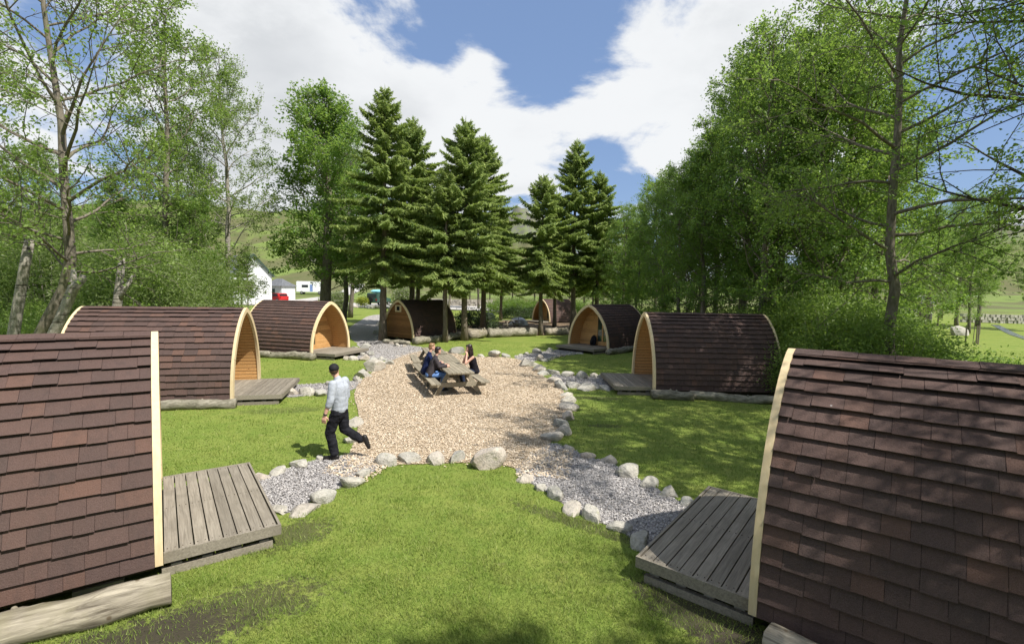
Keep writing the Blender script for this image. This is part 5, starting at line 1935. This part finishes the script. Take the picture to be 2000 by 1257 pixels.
def seated(x, y, deg, label, top_m, leg_m, hair_m, hair_fn, arms, bare_arms=False, lean=0.10, sc=1.0, hyaw=0.0, hpitch=0.1, collar=True):
    """sits with hips at origin height 0.45, facing local +x"""
    p = thing('person', label, 'person', (x, y, 0.0), R(deg))
    hz = 0.53
    top = V3(lean, 0, hz + 0.50 * sc)
    hc = V3(lean + 0.09, 0, hz + 0.74 * sc)
    shs = [V3(lean, s_ * 0.175 * sc, hz + 0.46 * sc) for s_ in (1, -1)]
    knees = [V3(0.44, s_ * 0.11, hz - 0.015) for s_ in (1, -1)]
    anks = [V3(0.36, s_ * 0.12, 0.09) for s_ in (1, -1)]

    def body(bm):
        add_limb(bm, [V3(0, 0, hz), V3(lean * 0.4, 0, hz + 0.22), V3(lean, 0, hz + 0.40 * sc)], [0.10, 0.085, 0.08])
        add_limb(bm, [top, top + V3(0.03, 0, 0.10), hc], [0.06, 0.05, 0.052])
        for k, s_ in enumerate((1, -1)):
            e_, w_ = arms[k]
            e_, w_ = V3(*e_), V3(*w_)
            add_limb(bm, [shs[k], (shs[k] + e_) / 2, e_, (e_ * 0.6 + w_ * 0.4), w_], [0.048, 0.044, 0.038, 0.036, 0.026])
            hand(bm, w_, w_ - e_, V3(0, -s_, -0.3), s_, curl=0.9)
            add_limb(bm, [V3(0.02, s_ * 0.085, hz - 0.01), knees[k], anks[k]], [0.075, 0.055, 0.04])
        head(bm, hc, hyaw, 1.0, hpitch)
    blob('body', body, 'skin', p, 0.0085, 3)
    m_ = Matrix.Translation(hc) @ Matrix.Rotation(hyaw, 4, 'Z') @ Matrix.Rotation(hpitch, 4, 'Y')
    features(m_, p)

    def topw(bm):
        for s_ in (1, -1):
            add_limb(bm, [V3(-0.02, s_ * 0.06, hz), V3(lean * 0.35, s_ * 0.055, hz + 0.20), V3(lean * 0.8, s_ * 0.065, hz + 0.36 * sc), V3(lean, s_ * 0.09, hz + 0.45 * sc)], [0.135, 0.122, 0.125, 0.075 if not bare_arms else 0.065])
            if not bare_arms:
                k = 0 if s_ == 1 else 1
                e_, w_ = V3(*arms[k][0]), V3(*arms[k][1])
                add_limb(bm, [shs[k], (shs[k] + e_) / 2, e_, (e_ + w_) / 2, w_ - (w_ - e_).normalized() * 0.02], [0.078, 0.068, 0.062, 0.055, 0.046])
        if collar:
            add_limb(bm, [top + V3(-0.01, 0, -0.02), top + V3(0.01, 0, 0.05)], [0.085, 0.072])
    blob('top', topw, top_m, p, 0.012, 3, 0.006)

    def legs(bm):
        add_ball(bm, V3(-0.03, 0.065, hz - 0.0), (0.135, 0.12, 0.11))
        add_ball(bm, V3(-0.03, -0.065, hz - 0.0), (0.135, 0.12, 0.11))
        for k in range(2):
            add_limb(bm, [V3(0.0, (1, -1)[k] * 0.09, hz), (V3(0, (1, -1)[k] * 0.09, hz) + knees[k]) / 2, knees[k], (knees[k] + anks[k]) / 2, anks[k] + V3(0, 0, 0.02)], [0.098, 0.088, 0.072, 0.062, 0.052])
    blob('trousers', legs, leg_m, p, 0.012, 3, 0.006)
    for k in range(2):
        blob('shoe', lambda bm, k=k: add_limb(bm, [anks[k] + V3(-0.03, 0, -0.04), anks[k] + V3(0.06, 0, -0.045), anks[k] + V3(0.16, 0, -0.055)], [0.045, 0.042, 0.033]), 'shoe_black', p, 0.012, 2)

    def hair(bm):
        hair_fn(bm, m_)
    blob('hair', hair, hair_m, p, 0.009, 2, 0.004)
    return p


def hball(bm, m_, q, r_):
    bm.ball(m_ @ Matrix.Translation(q) @ Matrix.Diagonal((*r_, 1)))


def hair_short(bm, m_):
    hball(bm, m_, (-0.024, 0, 0.045), (0.098, 0.086, 0.088))
    hball(bm, m_, (-0.05, 0, -0.02), (0.070, 0.078, 0.075))
    hball(bm, m_, (0.03, 0, 0.095), (0.055, 0.066, 0.035))


def hair_long(bm, m_):
    hball(bm, m_, (-0.024, 0, 0.045), (0.100, 0.088, 0.090))
    hball(bm, m_, (-0.055, 0, -0.05), (0.075, 0.090, 0.11))
    hball(bm, m_, (-0.065, 0, -0.17), (0.062, 0.095, 0.13))
    hball(bm, m_, (-0.065, 0, -0.27), (0.045, 0.085, 0.11))
    for s2 in (-1, 1):
        hball(bm, m_, (0.012, s2 * 0.076, -0.06), (0.04, 0.022, 0.11))
        hball(bm, m_, (0.0, s2 * 0.085, -0.17), (0.035, 0.025, 0.12))
    hball(bm, m_, (0.05, 0, 0.088), (0.05, 0.066, 0.032))


def tpos(along, side):
    return (t0[0] + tdx * along - tdy * side, t0[1] + tdy * along + tdx * side)


# left bench (side +), facing the table; right bench (side -)
# local x of a sitter on the left bench points to -side
sx, sy = tpos(1.18, 0.70)
seated(sx, sy, TA - 90, 'seated person in charcoal jacket and blue jeans with short dark hair', 'charcoal_cloth', 'denim_blue', 'hair_dark', hair_short,
       [((0.22, 0.24, 0.80), (0.46, 0.14, 0.80)), ((0.22, -0.24, 0.80), (0.48, -0.10, 0.80))], lean=0.14, hyaw=0.25)
sx, sy = tpos(1.80, 0.76)
seated(sx, sy, TA - 90, 'seated person in navy jacket with short fair hair', 'navy_cloth', 'denim_dark', 'hair_fair', hair_short,
       [((0.22, 0.25, 0.80), (0.46, 0.14, 0.80)), ((0.22, -0.25, 0.80), (0.48, -0.10, 0.80))], lean=0.12, sc=1.06, hyaw=-0.1)
sx, sy = tpos(1.55, -0.80)
seated(sx, sy, TA + 90, 'seated person with long dark hair in black sleeveless top, hands at the chin', 'black_top', 'denim_dark', 'hair_dark', hair_long,
       [((0.34, 0.17, 0.80), (0.27, 0.05, 1.10)), ((0.34, -0.15, 0.80), (0.26, -0.03, 1.12))], bare_arms=True, lean=0.10, sc=1.02, hyaw=0.0, hpitch=0.15, collar=False)

# ------------------------------------------------------------------ house, vehicles and meadow things
def house():
    zg = th(-41, 78) - 0.1
    h = thing('white_house', 'white gabled house with grey slate roof and dark barge boards', 'house', (-40.2, 75.0, zg), R(-42))
    # local x along the gable front normal, ridge runs backwards (-x)
    W_, E_, A_, L_ = 5.6, 4.6, 7.6, 12.0
    MB().prism([(-W_ / 2, 0), (W_ / 2, 0), (W_ / 2, E_), (0, A_ - 0.12), (-W_ / 2, E_)], 0, -L_, 0).build('wall', 'white_render', h)
    for s_ in (-1, 1):
        e = Vector((0, s_ * (W_ / 2 + 0.3), E_ - 0.32))
        a = Vector((0, 0, A_))
        rf = MB()
        rf.add([(0.25, e.y, e.z), (0.25, a.y, a.z), (-L_ - 0.2, a.y, a.z), (-L_ - 0.2, e.y, e.z), (0.25, e.y, e.z + 0.16), (0.25, a.y, a.z + 0.16), (-L_ - 0.2, a.y, a.z + 0.16), (-L_ - 0.2, e.y, e.z + 0.16)],
               [(0, 1, 2, 3), (4, 7, 6, 5), (0, 4, 5, 1), (3, 2, 6, 7), (0, 3, 7, 4), (1, 5, 6, 2)])
        rf.build('roof', 'slate_roof', h)
        MB().bar((0.29, e.y, e.z + 0.02), (0.29, 0, A_ + 0.02), 0.06, 0.3).build('barge_board', 'barge_green', h)
    o2 = thing('outbuilding', 'low white outbuilding with hipped slate roof beside the red car', 'building', (-41.4, 86, th(-41.4, 86)), R(-15))
    MB().box(-1.9, 1.9, -1.7, 1.7, -0.2, 2.6).build('wall', 'white_render', o2)
    MB().add([(-2.2, -2.0, 2.6), (2.2, -2.0, 2.6), (2.2, 2.0, 2.6), (-2.2, 2.0, 2.6), (-0.6, 0, 3.9), (0.6, 0, 3.9)], [(0, 1, 5, 4), (1, 2, 5), (2, 3, 4, 5), (3, 0, 4), (3, 2, 1, 0)]).build('roof', 'slate_roof', o2)
    MB().box(-0.5, 0.5, -1.75, -1.69, 0, 2.1).build('door', 'barge_green', o2)


house()


def vehicle(label, x, y, deg, body_m, L, W_, H_, kind):
    z = th(x, y) + 0.11
    v = thing('parked_' + kind, label, kind if kind != 'offroader' else 'car', (x, y, z), R(deg))
    if kind == 'car':
        prof_ = [(-L / 2, 0.35), (-L / 2 + 0.05, 0.85), (-L / 2 + 0.25, 0.98), (-L / 2 + 0.45, H_ - 0.08), (-L / 2 + 1.0, H_), (L * 0.08, H_ - 0.03), (L * 0.27, 0.98), (L / 2 - 0.15, 0.80), (L / 2, 0.6), (L / 2, 0.32)]
    elif kind == 'offroader':
        prof_ = [(-L / 2, 0.45), (-L / 2, 1.1), (-L / 2 + 0.08, H_ - 0.06), (-L / 2 + 0.3, H_), (L * 0.05, H_), (L * 0.2, 1.2), (L / 2 - 0.1, 1.08), (L / 2, 0.9), (L / 2, 0.45)]
    else:
        prof_ = [(-L / 2, 0.45), (-L / 2, H_ - 0.15), (-L / 2 + 0.2, H_), (L * 0.22, H_), (L * 0.40, H_ - 0.25), (L * 0.42, H_ - 0.75), (L * 0.30, 1.95), (L * 0.42, 1.2), (L / 2, 1.0), (L / 2, 0.4)]
    me = MB().prism(prof_, 1, -W_ / 2, W_ / 2).mesh('body', body_m)
    bm = bmesh.new()
    bm.from_mesh(me)
    bmesh.ops.bevel(bm, geom=[e for e in bm.edges], offset=0.07, segments=2, affect='EDGES')
    bm.to_mesh(me)
    bm.free()
    link('body', me, v)
    zb = 0.98 if kind == 'car' else (1.15 if kind == 'offroader' else 1.35)
    for s_ in (-1, 1):
        if kind != 'motorhome':
            MB().prism([(-L * 0.36, zb), (-L * 0.30, H_ - 0.14), (-L * 0.10, H_ - 0.12), (-L * 0.10, zb)], 1, s_ * (W_ / 2) - 0.004 * s_, s_ * (W_ / 2 + 0.012)).build('side_window', 'glass_dark', v)
            MB().prism([(-L * 0.08, zb), (-L * 0.08, H_ - 0.12), (L * 0.06, H_ - 0.14), (L * 0.20, zb)], 1, s_ * (W_ / 2) - 0.004 * s_, s_ * (W_ / 2 + 0.012)).build('side_window', 'glass_dark', v)
        else:
            MB().box(-L * 0.30, -L * 0.08, s_ * W_ / 2 - 0.01, s_ * W_ / 2 + 0.015, 1.5, 2.1).build('side_window', 'glass_dark', v)
            MB().box(-L * 0.02, L * 0.08, s_ * W_ / 2 - 0.01, s_ * W_ / 2 + 0.015, 0.6, 2.2).build('door', 'blue_door', v)
        for xx in (-L * 0.31, L * 0.31):
            wh = MB().tube([(xx, s_ * (W_ / 2 - 0.16), 0.33), (xx, s_ * (W_ / 2 + 0.02), 0.33)], 0.33, 16).build('wheel', 'tyre', v)
            MB().tube([(xx, s_ * (W_ / 2 + 0.015), 0.33), (xx, s_ * (W_ / 2 + 0.03), 0.33)], 0.2, 12).build('rim', 'rim_grey', wh)
        MB().box(-L / 2 - 0.02, -L / 2 + 0.05, s_ * (W_ / 2 - 0.14) - 0.08, s_ * (W_ / 2 - 0.14) + 0.08, 0.75, 1.0).build('tail_light', 'lamp_red', v)
    if kind != 'motorhome':
        MB().box(-L / 2 + (0.22 if kind == 'car' else -0.01), -L / 2 + (0.36 if kind == 'car' else 0.04), -W_ / 2 + 0.2, W_ / 2 - 0.2, zb + 0.04, H_ - 0.16).build('rear_window', 'glass_dark', v)
    if kind == 'offroader':
        sp_ = MB().tube([(-L / 2 - 0.2, 0.1, 0.95), (-L / 2 - 0.01, 0.1, 0.95)], 0.34, 14).build('spare_wheel', 'tyre', v)
        for s_ in (-0.35, 0.35):
            MB().tube([(-1.9, s_, H_ + 0.25), (-1.2, s_, H_ + 0.25), (0.2, s_, H_ + 0.27), (1.2, s_, H_ + 0.25), (1.7, s_, H_ + 0.3)], [0.03, 0.22, 0.28, 0.2, 0.03], 8).build('kayak', 'kayak_blue', v, True)
    return v


vehicle('small red hatchback parked beside the white house', -38.4, 79.0, 150, 'car_red', 3.7, 1.65, 1.5, 'car')
vehicle('dark green off-road vehicle with pale kayaks on its roof', -20.8, 75.5, 75, 'car_green', 4.3, 1.8, 1.9, 'offroader')
vehicle('white motorhome parked on the slope above the outbuilding', -46.5, 112, 10, 'van_white', 6.2, 2.2, 2.9, 'motorhome')


def post(x, y, h_, label, grp):
    z = th(x, y)
    o_ = thing('fence_post', label, 'post', (x, y, z), 0.3, grp)
    MB().tube([(0, 0, -0.2), (0, 0, h_ - 0.08), (0, 0, h_)], [0.075, 0.07, 0.045], 8).build('shaft', 'post_wood', o_)


post(48.5, 55.0, 1.5, 'weathered fence post in the long grass beyond the mown meadow', 'meadow fence posts')
post(43.6, 45.0, 1.5, 'weathered fence post near the pinkish meadow boulder', 'meadow fence posts')
sap = thing('sapling', 'thin sapling held between stakes in the mown meadow', 'sapling', (33.6, 35.1, 0), 0)
MB().tube([(0, 0, -0.1), (0.05, 0, 1.2), (0.0, 0, 2.3)], [0.025, 0.02, 0.008], 6).build('trunk', 'bark_grey', sap)
for (a, b_) in ((0.35, 0.1), (-0.3, 0.25), (0.0, -0.4)):
    MB().bar((a, b_, -0.1), (a, b_, 1.35), 0.06, 0.06).build('stake', 'post_wood', sap)
C = np.random.default_rng(4).normal(0, 0.22, (260, 3)) + np.array([0, 0, 2.1])
link('crown', leaf_mesh(C, np.random.default_rng(5).normal(0, 1, C.shape), np.random.default_rng(6).normal(0, 1, C.shape), np.full(260, 0.1), 'leaf_light'), sap)
shed = thing('stone_hut', 'small grey stone hut half hidden by boughs beyond the meadow', 'hut', (50.2, 60.5, th(50, 60)), 0.2)
MB().box(-1.4, 1.4, -1.2, 1.2, -0.2, 2.4).build('wall', 'stone_wall', shed)
MB().add([(-1.7, -1.5, 2.3), (1.7, -1.5, 2.3), (1.7, 1.5, 2.3), (-1.7, 1.5, 2.3), (-1.7, 0, 3.3), (1.7, 0, 3.3)], [(0, 1, 5, 4), (2, 3, 4, 5), (1, 2, 5), (3, 0, 4), (3, 2, 1, 0)]).build('roof', 'slate_roof', shed)
MB().box(-0.4, 0.4, -1.25, -1.19, 0, 1.9).build('door', 'post_wood', shed)


def wall(pts, label):
    rngw = random.Random(len(pts) * 7 + int(pts[0][0]))
    w_ = thing('stone_wall', label, 'wall', (pts[0][0], pts[0][1], 0), 0)
    V_, F_ = [], []
    n_ = 0
    for (a, b_) in zip(pts[:-1], pts[1:]):
        a, b_ = Vector(a), Vector(b_)
        L_ = (b_ - a).length
        k = int(L_ / 0.5)
        for i in range(k):
            for lay in range(3):
                c_ = a + (b_ - a) * ((i + rngw.uniform(-0.2, 0.2) + 0.5 * (lay % 2)) / k)
                z_ = th(c_.x, c_.y) + 0.2 + lay * 0.36
                s_ = Vector((rngw.uniform(0.24, 0.36), rngw.uniform(0.2, 0.3), rngw.uniform(0.16, 0.22)))
                for dz in (-1, 1):
                    for dy in (-1, 1):
                        for dx in (-1, 1):
                            V_.append((c_.x - pts[0][0] + dx * s_.x * rngw.uniform(0.75, 1.05), c_.y - pts[0][1] + dy * s_.y * rngw.uniform(0.75, 1.05), z_ + dz * s_.z))
                F_ += [tuple(q + n_ for q in f) for f in ((0, 2, 3, 1), (4, 5, 7, 6), (0, 1, 5, 4), (2, 6, 7, 3), (0, 4, 6, 2), (1, 3, 7, 5))]
                n_ += 8
    o_ = link('wall_stones', mesh_np('wall_stones', V_, np.array(F_), 'rock'), w_)
    o_['kind'] = 'stuff'


wall([(-44, 30), (-36, 34), (-30, 37)], 'low dry-stone wall seen behind the leaning birch clump')
wall([(58, 62), (70, 60), (84, 58)], 'low dry-stone wall beyond the meadow stream')
wall([(-16, 80), (-10, 79), (-3, 78)], 'dry-stone wall along the back of the car park')

if BLOB:
    bpy.data.objects.remove(BLOB['ob'])
    bpy.data.scenes.remove(BLOB['scene'])
